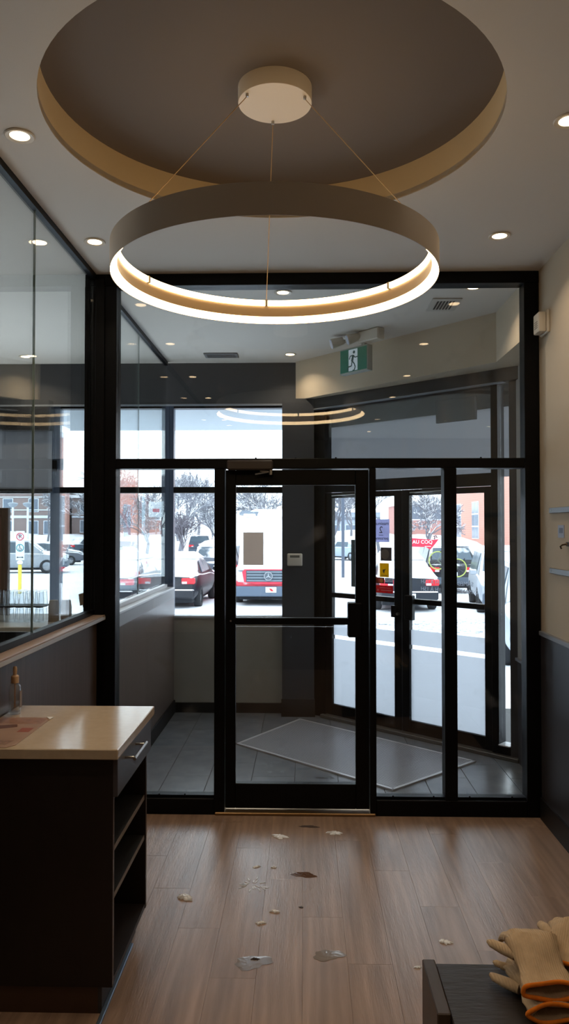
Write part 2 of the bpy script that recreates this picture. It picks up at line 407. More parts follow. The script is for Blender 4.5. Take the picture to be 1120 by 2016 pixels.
for n_, (u0, g0, g1, u1) in enumerate(((.03, .098, .815, .893), (.897, .972, 1.69, 1.760))):
    d = empty('door_%d' % (n_+2), AF, AR, kind='structure'); leaves.append(d)
    am('stile', u0+.002, g0, .032, 2.10, .02, .07, par=d); am('stile', g1, u1-.002, .032, 2.10, .02, .07, par=d)
    am('bottom_rail', g0, g1, .032, .132, .02, .07, par=d); am('top_rail', g0, g1, 2.052, 2.10, .02, .07, par=d); am('mid_rail', g0, g1, 1.125, 1.168, .015, .075, par=d)
    box('glass_pane', glass_ex, (g0, g1, .041, .048, .132, 1.125), d); box('glass_pane', glass_ex, (g0, g1, .041, .048, 1.168, 2.052), d)
    box('frosted_film', frost, (g0, g1, .049, .0495, .132, .738), d)
    box('frosted_film', frost, (g0, g1, .049, .0495, .772, .90 if n_ else .875), d)
    c = am('door_closer', g0+.16, g0+.42, 2.06, 2.10, -.03, .019, mat('closer_black', (30,30,32), .35), d, .006)
    MB().tube([(g0+.05,-.035,2.072),(g0+.40,-.03,2.078)], .006).cyl((g0+.40,-.03,2.06),(g0+.40,-.03,2.09),.014).build('closer_arm', steel, c, smooth=True)
am('lock_case', .955, 1.035, .99, 1.20, -.03, .02, par=leaves[1], bev=.006)
am('lock_case', .80, .85, 1.0, 1.10, -.012, .02, par=leaves[0], bev=.004)
for u, z in ((.86, 1.03), (.60, 2.07)):
    MB().cyl((u,-.006,z),(u,.021,z),.012,n=14).build('lock_cylinder', steel, leaves[0])
ghost = frost_like('etched_lettering', (200,204,212), (180,184,192), .4)
for row, (lft, rgt, z) in enumerate((('SAMEDI', '11H À 15H', 1.318), ('DIMANCHE', '11H À 15H', 1.258))):
    text('lettering', rgt, .048, ghost, (1.19, .040, z), parent=leaves[1], mirror=True, label='mirrored opening hour figures on the glass')
    text('lettering', lft, .048, ghost, (1.50, .040, z), parent=leaves[1], mirror=True, label='mirrored weekday word on the glass')

# far windows (vestibule front and dining front)
def win(name, x0, x1, posts, bars=True, zt=2.97):
    wd = empty(name, (0, 7.40, 0), kind='structure')
    for a, bb in posts: box('mullion', bluegrey, (a, bb, -.055, .05, .905, zt), wd, bev=.003)
    box('head', black, (x0, x1, -.05, .05, zt-.035, zt-.001), wd); box('sill', mat('window_sill_grey', (170,174,180), .5), (x0, x1, -.07, .05, .905, .925), wd)
    box('transom_bar', black, (x0, x1, -.05, .05, 2.112, 2.170), wd, bev=.003)
    xs = sorted([x0, x1]+[p for q in posts for p in q if x0 < p < x1])
    return wd
w4 = win('window_4', -1.262, -.205, [(-1.345, -1.30), (-1.30,-1.262)])
for z0, z1 in ((.925,2.112), (2.17,2.935)): box('glass_pane', glass_ex, (-1.26, -.207, 0, .008, z0, z1), w4)
w5 = win('window_5', -5.9, -1.345, [(-2.465,-2.37), (-3.66,-3.58), (-4.85,-4.77)])
for x0, x1 in ((-5.9,-4.85),(-4.77,-3.66),(-3.58,-2.465),(-2.37,-1.35)):
    for z0, z1 in ((.925,2.112), (2.17,2.935)): box('glass_pane', glass_ex, (x0, x1, 0, .008, z0, z1), w5)
box('hinge_block', black, (-2.445, -2.40, -.075, -.056, 2.32, 2.43), w5, bev=.003)
# roller blind
rb = empty('roller_blind', (-3.02, 7.30, 2.95), label='grey roller blind half lowered at the dining room window left of the mullion', cat='blind')
MB().cyl((-.54,0,-.06),(.54,0,-.06),.035).build('roller_tube', greyp, rb, smooth=True)
box('blind_cassette', black2, (-.55, .59, -.05, .043, -.24, -.01), rb, bev=.004)
box('blind_cloth', mat('blind_cloth_grey', (130,134,142), .9), (-.545, .585, .0, .004, -.80, -.24), rb)
box('bottom_bar', black2, (-.545, .585, -.008, .012, -.825, -.80), rb)

# ------------------------------------------------------------------ pendant ring light
rl = empty('ring_pendant_light', (-.114, 3.0, 0), label='large round taupe pendant ring with glowing inner strips hung in the ceiling recess', cat='lamp')
Z0, Z1 = 2.750, 2.856
MB().lathe([(.640,Z0),(.640,Z1),(.612,Z1),(.612,Z1-.024),(.618,Z1-.026),(.618,Z0+.028),(.6385,Z0+.004),(.6375,Z0),(.640,Z0)], 128).build('ring_band', ringm, rl, smooth=True)
MB().lathe([(.6372,Z0+.0015),(.6380,Z0+.0035),(.617,Z0+.0275),(.6125,Z0+.0275),(.6372,Z0+.0015)], 128).build('lower_diffuser', ring_lens, rl, smooth=True, label='glowing lower strip')
MB().lathe([(.6115,Z0+.0285),(.6175,Z0+.0285),(.6175,Z1-.0262),(.6115,Z1-.0262),(.6115,Z0+.0285)], 128).build('inner_band', mat('ring_inner_gold', (172,148,116), .4), rl, smooth=True)
BA = [rad(a) for a in (36, 96, 156, 216, 276, 336)]
for k in range(6):
    a0 = BA[k]+.010; a1 = BA[k]+rad(60)-.010
    MB().lathe([(.6115,Z1-.001),(.606,Z1-.001),(.606,Z1-.026),(.6115,Z1-.026),(.6115,Z1-.001)], 24, a0=a0, a1=a1).build('upper_diffuser', ring_lens, rl, smooth=True)
    a = BA[k]; MB().box(-.006,.008,-.006,.006,Z1-.028,Z1, M=Matrix.Rotation(a,4,'Z') @ Matrix.Translation((.606,0,0))).build('bracket', ringm, rl)
for a in (BA[1], BA[3], BA[5]):
    MB().tube([(.13*math.cos(a), .13*math.sin(a), HC+.155-.066), (.13*math.cos(a)*1.03, .13*math.sin(a)*1.03, HC+.155-.08), (.604*math.cos(a), .604*math.sin(a), Z1-.002)], .0017, n=6).build('cable', mat('cable_sheath', (190,160,120), .4), rl, smooth=True)
cn = MB().lathe([(0,HC+.155),(.147,HC+.155),(.147,HC+.094),(.1455,HC+.090),(0,HC+.090)], 64).build('canopy', offw, rl, smooth=True)
for a in (BA[1], BA[3], BA[5]):
    MB().cyl((.13*math.cos(a), .13*math.sin(a), HC+.078), (.13*math.cos(a), .13*math.sin(a), HC+.0899), .006, n=12).build('cable_grip', steel, cn)

# ------------------------------------------------------------------ recessed downlights
def downlight(x, y, label, power=DOWN_W, lens=None, first=[None]):
    t = empty('downlight', (x, y, HC), label=label, cat='lamp', group='recessed ceiling downlights')
    if first[0] is None:
        MB().lathe([(.038,-.001),(.058,-.001),(.060,-.004),(.056,-.008),(.040,-.005),(.038,-.001)], 32).build('trim_ring', whitep, t, smooth=True)
        MB().lathe([(0,-.001),(.038,-.001),(.038,-.004),(0,-.0045)], 28).build('lens', lamp_lens, t)
        first[0] = t
    else:
        for ch in first[0].children:
            if ch.type == 'MESH': link_copy(ch, t)
    ld = bpy.data.lights.new('downlight_lamp', 'AREA'); ld.shape = 'DISK'; ld.size = .06; ld.energy = power; ld.color = (1.0, .80, .58); ld.spread = rad(125)
    lo = bpy.data.objects.new('downlight_lamp', ld); COL.objects.link(lo); lo.parent = t; lo.location = (0,0,-.012)
    return t
downlight(-1.155, 3.04, 'lit recessed downlight left of the ceiling recess, nearest to the viewer')
downlight(-1.165, 4.19, 'lit recessed downlight near the corner post, left of the ring lamp')
downlight(1.07, 4.16, 'lit recessed downlight near the storefront, right of the ring lamp')
downlight(1.04, 2.98, 'lit recessed downlight cut by the right edge of the photo')
downlight(-.14, 5.13, 'lit recessed downlight in the vestibule just behind the ring lamp')
downlight(1.126, 5.05, 'lit recessed downlight at the right end of the vestibule ceiling beside the square vent')
downlight(-.125, 6.97, 'lit recessed downlight at the far side of the vestibule near the exit sign')
for x, y in ((-1.17,1.6),(1.08,1.6),(-1.17,.3),(1.08,.3),(-1.17,-1.6),(1.08,-1.6),(1.08,-3.0)):
    downlight(x, y, 'lit recessed downlight of the entrance ceiling, %s side, %s' % ('left' if x < 0 else 'right', {1.6:'nearest to the ring lamp',.3:'above the viewer',-1.6:'beyond the viewer',-3.0:'by the back wall'}[y]), 2.2)
downlight(-2.59, 7.0, 'added downlight in the dining room standing in for the mirrored vestibule downlight', 3.)  # added lamp where the partition would mirror a vestibule downlight
for x, y in ((-2.6,4.2),(-2.6,1.6),(-4.4,4.2),(-4.4,1.0)):
    downlight(x, y, 'lit recessed downlight in the dining room ceiling, %s row, %s' % ('glass side' if x > -3 else 'far side', 'towards the window' if y > 3 else 'towards the back'), 5.)

# ceiling vents
vt = empty('ceiling_vent', (1.0, 5.44, HC), label='white square ceiling vent with slanted louvres in the vestibule', cat='vent')
box('frame', mat('vent_white', (190,186,178), .5), (-.105,.105,-.15,.15,-.008,-.001), vt, bev=.003)
for k in range(6): MB().box(-.006,.006,-.10,.10,-.0095,-.0082, M=Matrix.Translation((-.055+k*.022,0,0))).build('slot', black, vt)
vt = empty('ceiling_vent', (-.76, 6.98, HC), label='long flat linear ceiling diffuser at the far end of the vestibule', cat='vent')
box('frame', mat('vent_grey', (120,122,124), .5), (-.155,.155,-.085,.085,-.012,-.001), vt, bev=.003)
for k in range(3): box('slot', black2, (-.13,.13,-.055+k*.045,-.035+k*.045,-.0135,-.0121), vt)

# ------------------------------------------------------------------ exit sign and emergency light on the bulkhead
BU = Vector((1.425+.077, 5.65-7.30)).normalized(); BR = math.atan2(BU.y, BU.x)
def bpt(u, n, z): # along bulkhead, towards room, height
    return (-.077+BU.x*u+BU.y*n, 7.30+BU.y*u-BU.x*n, z)
ex = empty('exit_sign', (.452, 6.27, 3.15), BR, label='green running man exit sign on the vestibule ceiling before the cream bulkhead', cat='sign')
box('housing', mat('sign_housing', (170,176,170), .5), (-.158,.158,-.06,-.0005,-.105,.105), ex, bev=.004); box('stem', mat('sign_housing', (0,0,0)), (.075,.11,-.045,-.015,.105,.1245), ex)
gm = mat('sign_green', (36,118,98), .5); wm = mat('sign_white', (224,236,236), .5)
gm.node_tree.nodes['Principled BSDF'].inputs['Emission Color'].default_value = lin((30,110,90)); gm.node_tree.nodes['Principled BSDF'].inputs['Emission Strength'].default_value = .10
wm.node_tree.nodes['Principled BSDF'].inputs['Emission Color'].default_value = lin((200,215,235)); wm.node_tree.nodes['Principled BSDF'].inputs['Emission Strength'].default_value = .22
box('green_face', gm, (-.148,.148,-.0625,-.0602,-.093,.093), ex)
box('doorway', wm, (-.052,.048,-.0640,-.0626,-.088,.088), ex)
mn = MB()
def limb(pts, wd):
    for (x0,z0),(x1,z1) in zip(pts, pts[1:]):
        d = Vector((x1-x0, z1-z0)); n = Vector((-d.y, d.x)).normalized()*wd/2
        mn.prism([(x0+n.x,z0+n.y),(x0-n.x,z0-n.y),(x1-n.x,z1-n.y),(x1+n.x,z1+n.y)], .0641, .0652, RX90)
mn.prism([(.010+.0125*math.cos(k*PI/8), .062+.0125*math.sin(k*PI/8)) for k in range(16)], .0641, .0652, RX90)
limb([(.002,.040),(-.012,-.012)], .022); limb([(-.004,.036),(-.032,.034),(-.044,.008)], .008); limb([(.004,.036),(.020,.018),(.052,.020)], .008)
limb([(-.012,-.010),(-.018,-.048),(-.055,-.052),(-.066,-.080)], .010); limb([(-.008,-.010),(.014,-.035),(.024,-.062),(.012,-.086),(-.006,-.088)], .010)
mn.build('running_figure', mat('sign_dark_green', (20,84,84), .5), ex)
em = empty('emergency_light', (.555+.0, 6.165, 3.322), BR, label='cream emergency light with two round heads above the exit sign', cat='lamp')
box('battery_case', whitep, (-.09,.13,-.075,.01,-.045,.047), em, bev=.008); box('side_rail', whitep, (-.26,-.085,-.06,-.03,-.02,.01), em, bev=.004)
for sx, dz in ((-.30,-.0), (-.115,.0)):
    h = MB().cyl((sx+.03,-.06,dz+.01),(sx-.03,-.135,dz-.02),.030,.044,n=24).build('lamp_head', whitep, em, smooth=True)
    MB().cyl((sx-.0302,-.1353,dz-.0202),(sx-.0335,-.140,dz-.022),.040,.038,n=24).build('reflector', mat('lamp_face', (215,222,240), .15, .2), h, smooth=True)
    MB().tube([(sx+.03,-.065,dz+.01),(sx+.05,-.045,.0)], .012).build('swivel', whitep, h, smooth=True)

# thermostat on the pier
th = empty('thermostat', (-.085, 7.2, 1.473), label='small white rounded thermostat on the grey pier behind the door glass', cat='thermostat')
MB().box(-.071,.071,-.022,-.0005,-.059,.059, bev=.012, seg=3).build('case', whitep, th, smooth=True)
box('display', mat('lcd_grey', (110,108,100), .3), (-.045,.045,-.0232,-.0221,.020,.042), th)
# fire strobe on the right wall
fs = empty('wall_strobe', (1.46, 4.60, 3.0), label='white square alarm device high on the cream right wall by the storefront', cat='alarm')
MB().box(-.016,-.0005,-.072,.072,-.065,.07, bev=.004).build('base_plate', whitep, fs)
MB().box(-.062,-.017,-.055,.055,-.058,.062, bev=.008, seg=2).build('housing', whitep, fs, smooth=True)
for k in range(4):
    box('grille_slot', mat('slot_grey', (120,116,108), .6), (-.0632,-.0618,-.03,.03,-.03+k*.012,-.026+k*.012), fs)
# rails on the right wall
grail = mat('satin_grey_metal', (136,138,140), .4, .6)
for z, l in ((1.874, 'upper slim grey metal rail on the cream right wall'), (1.521, 'lower slim grey metal rail on the cream right wall')):
    rr = empty('wall_rail', (1.46, 3.7, z), label=l, cat='rail', group='slim grey rails on the right wall')
    MB().box(-.012,-.0005,-.84,.84,-.016,.016, bev=.002).build('rail_bar', grail, rr)
    for y in (-.8,.8): MB().cyl((-.0135,y,0),(-.0121,y,0),.005,n=12).build('screw', steel, rr)
wc = empty('wall_card', (1.46, 4.36, 1.752), label='small pale blue card pinned between the two grey rails', cat='card')
box('card', mat('pale_blue_card', (168,182,206), .7), (-.003,-.0005,-.05,.05,-.036,.036), wc)
box('print_block', mat('card_print', (120,134,160), .7), (-.0036,-.0031,-.035,.03,-.01,.02), wc)
hk = empty('wall_hook', (1.46, 4.20, 1.682), label='small dark bronze hook on the right wall below the pale card', cat='hook')
MB().box(-.008,-.0005,-.03,.07,-.012,.012, bev=.003).build('plate', mat('dark_bronze', (60,44,28), .35, .7), hk)
MB().tube([(-.008,.05,0),(-.03,.055,-.004),(-.042,.055,-.014),(-.036,.055,-.026)], .005).build('prong', mat('dark_bronze', (0,0,0)), hk, smooth=True)
box('shade', mat('brass_bit', (190,160,110), .3, .6), (-.012,-.0081,.045,.062,-.006,.006), hk)

# stickers and notices on the glass
def local(parent_loc, rz, x, y, z):
    c, s_ = math.cos(rz), math.sin(rz); return (parent_loc[0]+x*c-y*s_, parent_loc[1]+x*s_+y*c, z)
nt_ = empty('notice', (-.3165, YS-.0045, 1.6415), label='brown blank-backed paper notice taped to the inner door glass', cat='notice')
MB().box(-.0635,.0635,-.0012,0,-.1025,.1025).build('sheet', frost_like('notice_back', (250,238,228), (176,164,156), .3), nt_)
def glass_item(name, u0, u1, z0, z1, m, label, cat):
    e = empty(name, local(AF, AR, (u0+u1)/2, .0395, (z0+z1)/2), AR, label=label, cat=cat)
    w_ = (u1-u0)/2; h_ = (z1-z0)/2
    MB().box(-w_, w_, -.0012, 0, -h_, h_).build('sheet', m, e); return e, w_, h_
ink = mat('marker_ink', (40,42,56), .7)
e, w_, h_ = glass_item('paper_sign', .545, .752, 1.648, 1.85, paper, 'white handwritten sheet with mirrored words and a 2 on the outer door', 'sign')
text('writing', 'maximum', .043, ink, (.012, -.0016, .062), parent=e, mirror=True)
text('writing', '2', .085, ink, (.012, -.0016, .004), parent=e, mirror=True)
box('underline', ink, (-.012,.036,-.0022,-.0013,-.042,-.038), e)
text('writing', 'personnes', .040, ink, (.010, -.0016, -.068), parent=e, mirror=True)
e, w_, h_ = glass_item('sticker', .655, .775, 1.483, 1.60, frost_like('sticker_grey', (104,96,96), (90,84,84), .5), 'grey square window sticker with a pale round disc', 'sticker')
MB().cyl((-.012,-.0013,.0),(-.012,-.0022,.0),.046,n=28).build('disc', frost_like('disc_taupe', (190,174,166), (160,150,142), .5), e)
e, w_, h_ = glass_item('sticker', .644, .746, 1.338, 1.462, frost_like('sticker_yellow', (214,180,40), (200,166,40), .5), 'yellow window sticker with a small black mark', 'sticker')
MB().prism([(-.014,-.016),(.0,-.030),(.004,-.006),(.020,.012),(.0,.006),(-.018,.004)], .0013, .0020, RX90).build('mark', mat('mark_black', (30,24,16), .6), e)
box('caption', mat('caption_olive', (130,104,16), .6), (-.035,.035,-.0019,-.0013,-.050,-.044), e)
e, w_, h_ = glass_item('sticker', .60, .695, 1.282, 1.333, frost_like('card_brown', (130,70,54), (130,70,54), .5), 'brown window sticker with two overlapping orange discs', 'sticker')
for x, c in ((-.004, (196,60,44)), (.016, (226,140,60))): MB().cyl((x,-.0013,0),(x,-.0018-(.0004 if x > 0 else 0),0),.019,n=24).build('disc', mat('disc%d' % c[0], c, .6), e)
e, w_, h_ = glass_item('sticker', .700, .79, 1.282, 1.333, frost_like('card_silver', (190,190,196), (180,180,186), .5), 'pale window sticker reading VISA over a blue band', 'sticker')
text('writing', 'VISA', .036, mat('visa_ink', (46,48,84), .6), (.0, -.0016, .006), parent=e)
box('blue_band', mat('visa_blue', (44,60,120), .6), (-w_,w_,-.0019,-.0013,-h_,-h_+.014), e)
e, w_, h_ = glass_item('sticker', .60, .79, 1.198, 1.264, frost_like('sticker_red', (190,60,66), (190,50,56), .5), 'wide red window sticker with faint white lettering', 'sticker')
box('faint_line', mat('pink_ink', (214,120,120), .6), (-.05,.07,-.0019,-.0013,.010,.016), e)
box('faint_line', mat('pink_ink', (0,0,0)), (-.035,.08,-.0019,-.0013,-.014,-.004), e)
box('faint_square', mat('pink_ink', (0,0,0)), (-.08,-.06,-.0019,-.0013,-.018,.0), e)
e, w_, h_ = glass_item('hours_board', .318, .50, 1.235, 1.665, frost_like('board_grey', (110,120,122), (96,106,108), .6), 'tall dark grey board on the left outer door, half behind the inner door edge', 'sign')
box('inner_panel', mat('board_dark', (58,66,70), .6), (-.06,.07,-.002,-.0013,-.18,.17), e)

# ------------------------------------------------------------------ recessed entrance mat
mt = empty('entrance_mat', (0,0,0), label='wet metal grille entrance mat with a pale frame laid askew on the grey tiles', cat='mat')
P = [Vector(p) for p in ((-.553,6.26),(-.038,7.084),(1.30,5.834),(.60,5.182))]
# regularise into a parallelogram frame by its own corners
mt.location = (P[3].x, P[3].y, 0.0)
Q = [p-P[3] for p in P]
for i in range(4):
    a, c = Q[i], Q[(i+1) % 4]; d = (c-a).normalized(); n = Vector((-d.y, d.x))
    if n.dot(-(a+c)/2 + sum(Q, Vector((0,0)))/4) < 0: n = -n
    MB().prism([tuple(a), tuple(c), tuple(c+n*.024-d*.01), tuple(a+n*.024+d*.01)], .001, .012).build('frame_strip', mat('mat_frame', (190,190,192), .35, .3), mt)
cen = sum(Q, Vector((0,0)))/4
base = MB().prism([tuple(cen+(q-cen)*.985) for q in Q], .001, .004).build('mat_base', mat('mat_wet_base', (98,100,106), .2, 0., var=.2, vscale=5), mt)
gb = MB(); N_ = 62
for k in range(1, N_):
    t = k/N_; a = Q[0].lerp(Q[1], t); c = Q[3].lerp(Q[2], t); d = (c-a).normalized(); a = a+d*.022; c = c-d*.022; n = Vector((-d.y, d.x))*.0042
    gb.prism([tuple(a+n), tuple(a-n), tuple(c-n), tuple(c+n)], .004, .0095)
gb.build('grille_bars', mat('mat_bars', (170,172,178), .3, .2), mt, kind='stuff')

# ------------------------------------------------------------------ reception counter
ct = empty('reception_counter', (-.99, 3.09, 0), label='dark wood reception counter with beige top, one drawer and open shelves', cat='counter')
def cb(name, m, x0, x1, y0, y1, z0, z1, bev=0., par=None): return box(name, m, (x0+.99, x1+.99, y0-3.09, y1-3.09, z0, z1), par or ct, bev=bev)
cb('countertop', counter_m, -1.286, -.672, 2.755, 3.43, .932, .97, .003)
cb('side_panel', espresso, -1.286, -.699, 2.79, 2.81, .10, .931)
cb('side_panel', espresso, -1.286, -.699, 3.37, 3.39, .10, .931)
cb('panel_edge', mat('edge_band', (58,44,40), .4), -.6989, -.697, 2.79, 2.81, .10, .931)
cb('panel_edge', mat('edge_band', (0,0,0)), -.6989, -.697, 3.37, 3.39, .10, .931)
cb('back_panel', black2, -1.286, -1.27, 2.811, 3.369, .12, .931)
cb('bottom_panel', espresso, -1.269, -.70, 2.811, 3.369, .10, .119)
for z in (.40, .575): cb('shelf', black2, -1.269, -.705, 2.811, 3.369, z, z+.019); cb('shelf_edge', mat('shelf_edge_brown', (104,90,80), .5), -.705, -.703, 2.811, 3.369, z, z+.019)
cb('divider', black2, -1.269, -.701, 2.811, 3.369, .770, .785)
dr = cb('drawer', mat('drawer_front', (74,72,78), .3, var=.08, vscale=6, stretch=(8,.4,8)), -.699+.001, -.680, 2.787, 3.393, .788, .928, .002)
hd = MB().tube([(-.640+.99, 2.885-3.09, .898), (-.640+.99, 3.105-3.09, .898)], .0065, n=12)
hd.build('handle', steel, dr, smooth=True)
for y in (2.905, 3.085): MB().tube([(-.681+.99, y-3.09, .898), (-.643+.99, y-3.09, .898)], .005, n=10).build('handle_post', steel, dr, smooth=True)
cb('toe_kick', mat('toe_kick_brown', (70,48,34), .4), -1.286, -.752, 2.80, 3.36, .0, .099)
cb('toe_kick', mat('toe_kick_grey', (50,48,50), .5), -.752, -.735, 2.70, 3.30, .0, .099) if False else cb('toe_kick', mat('toe_kick_grey', (50,48,50), .5), -.752, -.738, 2.80, 3.36, .0, .099)
cb('kick_trim', mat('blue_metal_trim', (112,130,150), .3, .5), -.7379, -.722, 2.60, 3.25, .0, .014, .002)
# bottle of hand gel
bt = empty('pump_bottle', (-1.245, 3.27, .97), label='clear glass bottle with a beige dropper top at the counter back', cat='bottle')
MB().lathe([(0,.001),(.024,.001),(.0255,.006),(.0255,.118),(.022,.126),(.014,.130),(.014,.136),(.0125,.136),(.0125,.128),(.0205,.122),(.0235,.116),(.0235,.010),(.0,.008)], 28).build('bottle_body', glass('bottle_glass', (.97,.97,.96), 1.6), bt, smooth=True)
MB().lathe([(0,.0085),(.0228,.0105),(.0228,.050),(0,.050)], 24).build('clear_gel', glass('gel', (.90,.92,.94), 1.), bt, smooth=True)
MB().lathe([(0,.134),(.0165,.134),(.0165,.162),(.013,.166),(.008,.168),(.008,.180),(.0088,.184),(.0088,.196),(.006,.204),(0,.205)], 24).build('dropper_top', mat('dropper_tan', (196,166,136), .5), bt, smooth=True)
MB().tube([(0,0,.03),(0,0,.134)], .003, n=8).build('dip_tube', mat('tube_tan', (180,140,110), .3), bt, smooth=True)
box('label', mat('clear_label', (150,130,112), .4), (.0258,.0262,-.012,.012,.03,.10), bt)
# menu sheet in a clear sleeve
mu_ = empty('menu_sheet', (-1.18, 3.0, .9705), label='brown printed menu sheet under plastic on the beige counter top', cat='menu')
def ms(name, pts, z0, z1, m, **k): return MB().prism([(x+1.18, y-3.0) for x, y in pts], z0, z1).build(name, m, mu_, **k)
ms('sheet', [(-1.275,3.205),(-1.06,3.205),(-1.062,2.80),(-1.085,2.765),(-1.275,2.765)], .0, .0015, mat('menu_brown', (158,128,108), .35, var=.08, vscale=14))
ms('print_band', [(-1.268,3.185),(-1.075,3.185),(-1.075,3.10),(-1.268,3.10)], .0015, .0018, mat('menu_band', (150,112,92), .35, var=.2, vscale=40))
ms('print_block', [(-1.125,3.035),(-1.078,3.035),(-1.078,2.975),(-1.125,2.975)], .0015, .0019, mat('menu_red', (150,76,54), .4))
ms('print_block', [(-1.24,3.07),(-1.165,3.09),(-1.15,3.05),(-1.21,3.02)], .0015, .0019, mat('menu_dark', (104,70,60), .4))
ms('print_band', [(-1.268,2.86),(-1.09,2.86),(-1.10,2.80),(-1.268,2.80)], .0015, .0018, mat('menu_lines', (140,108,88), .35, var=.3, vscale=60))
ms('corner_clip', [(-1.085,3.207),(-1.055,3.207),(-1.057,3.165)], .0021, .004, mat('white_clip', (226,226,226), .4))

# ------------------------------------------------------------------ dining room service counter and what stands on it
dc = empty('service_counter', (-2.15, 5.32, 0), label='pale topped service counter behind the glass partition', cat='counter')
box('worktop', mat('pale_worktop', (196,190,180), .35), (-.55, .60, -.42, .36, 1.098, 1.13), dc, bev=.004)
box('body', black2, (-.52, .55, -.36, .33, 0, 1.097), dc)
tg = empty('tumbler_proto')
def tumbler(x, y, z, label):
    t = empty('tumbler', (x, y, z), label=label, cat='glass', group='upturned tumblers on the service counter')
    if not hasattr(tumbler, 'src'):
        MB().lathe([(.030,.0005),(.0325,.0005),(.027,.098),(.0,.098),(.0,.090),(.0245,.090),(.030,.0005)], 14).build('glass_wall', glass_clear, t, smooth=True)
        MB().lathe([(.0,.0985),(.0268,.0985),(.025,.1005),(.0,.1005)], 14).build('thick_base', glass('tumbler_base', (.80,.85,.88), 1.2), t, smooth=True)
        tumbler.src = t
    else:
        for ch in tumbler.src.children: link_copy(ch, t)
    return t
bpy.data.objects.remove(tg)
rows = ['back', 'front']
for lev, zz in (('lower', 1.1305), ('upper', 1.2445)):
    for j in range(2):
        for i in range(5):
            tumbler(-2.075+i*.068, 5.24-j*.075, zz, 'clear upturned tumbler in the %s tier, %s row, %s' % (lev, ('back', 'front')[j], ('leftmost', 'second from left', 'middle of five', 'second from right', 'rightmost')[i]))
MB().box(-2.13, -1.765, 5.12, 5.29, 1.2335, 1.2435, bev=.003).build('glass_tray', black2, label='thin black tray carrying the upper tier of tumblers', cat='tray')
def bowlstack(x, y, z, n, label, lean=0.):
    t = empty('cup_stack', (x, y, z), label=label, cat='cups', group='tan cup stacks on the service counter')
    for k in range(n):
        o = MB().lathe([(.036,.0),(.038,.0),(.029,.058),(.0,.060),(.0,.056),(.027,.055),(.036,.0)], 18).build('cup', mat('tan_paper_cup', (158,136,112), .7), t, smooth=True)
        o.location = (lean*k, 0, k*.022)
    return t
bowlstack(-1.715, 5.20, 1.1305, 5, 'stack of tan cups beside the tumblers, left of two')
bowlstack(-1.635, 5.22, 1.1305, 5, 'stack of tan cups beside the tumblers, right of two')
sd = empty('sleeve_stand', (-1.63, 5.62, 1.1305), label='grey stand holding three leaning tan cups near the corner post', cat='stand')
MB().box(-.02,.10,-.03,.03,0,.008).tube([(.04,0,.004),(.04,0,.06),(.05,0,.10)], .006).build('stand_base', steel, sd)
for k in range(3):
    o = MB().lathe([(.036,.0),(.038,.0),(.029,.085),(.0,.087),(.0,.083),(.027,.082),(.036,.0)], 18).build('cup', mat('tan_paper_cup', (0,0,0)), sd, smooth=True)
    o.location = (.01+k*.022, 0, .075-k*.012); o.rotation_euler = (0, rad(-14), 0)
bd = empty('framed_board', (-2.30, 5.58, 1.1305), label='brown wooden framed board standing at the left edge behind the tumblers', cat='board')
wf2 = mat('brown_oak_frame', (104,84,70), .5, var=.1, vscale=8, stretch=(6,6,.6))
for x0, x1, z0, z1 in ((-.22,-.17,0,.79),(.07,.125,0,.79),(-.17,.07,0,.05),(-.17,.07,.74,.79)): box('frame_bar', wf2, (x0,x1,-.02,.02,z0,z1), bd, bev=.003)
box('board_panel', mat('board_red_brown', (128,92,80), .5), (-.17,.07,-.004,.006,.05,.74), bd)

# ------------------------------------------------------------------ bench and gloves
bn = empty('wooden_bench', (.38, 2.22, 0), label='dark wooden box bench with a raised side board at lower right', cat='bench')
bw = mat('dark_bench_wood', (34,26,21), .5, var=.25, vscale=8, stretch=(1,5,3), bump=.2, bscale=20)
rim = mat('bench_rim_wood', (62,48,36), .45, var=.15, vscale=8, stretch=(5,1,1))
box('side_board', rim, (-.018,.020,-.11,.155,0,.45), bn, bev=.003)
box('side_board', rim, (1.0,1.038,-.11,.155,0,.45), bn, bev=.003)
box('seat', bw, (.021,.999,-.16,.15,.405,.440), bn, bev=.003)
box('back_board', bw, (.021,.999,.125,.15,.0,.404), bn)
box('shelf', bw, (.021,.999,-.08,.124,.10,.125), bn)

knit = mat('beige_knit', (196,170,138), .95, var=.08, vscale=60)
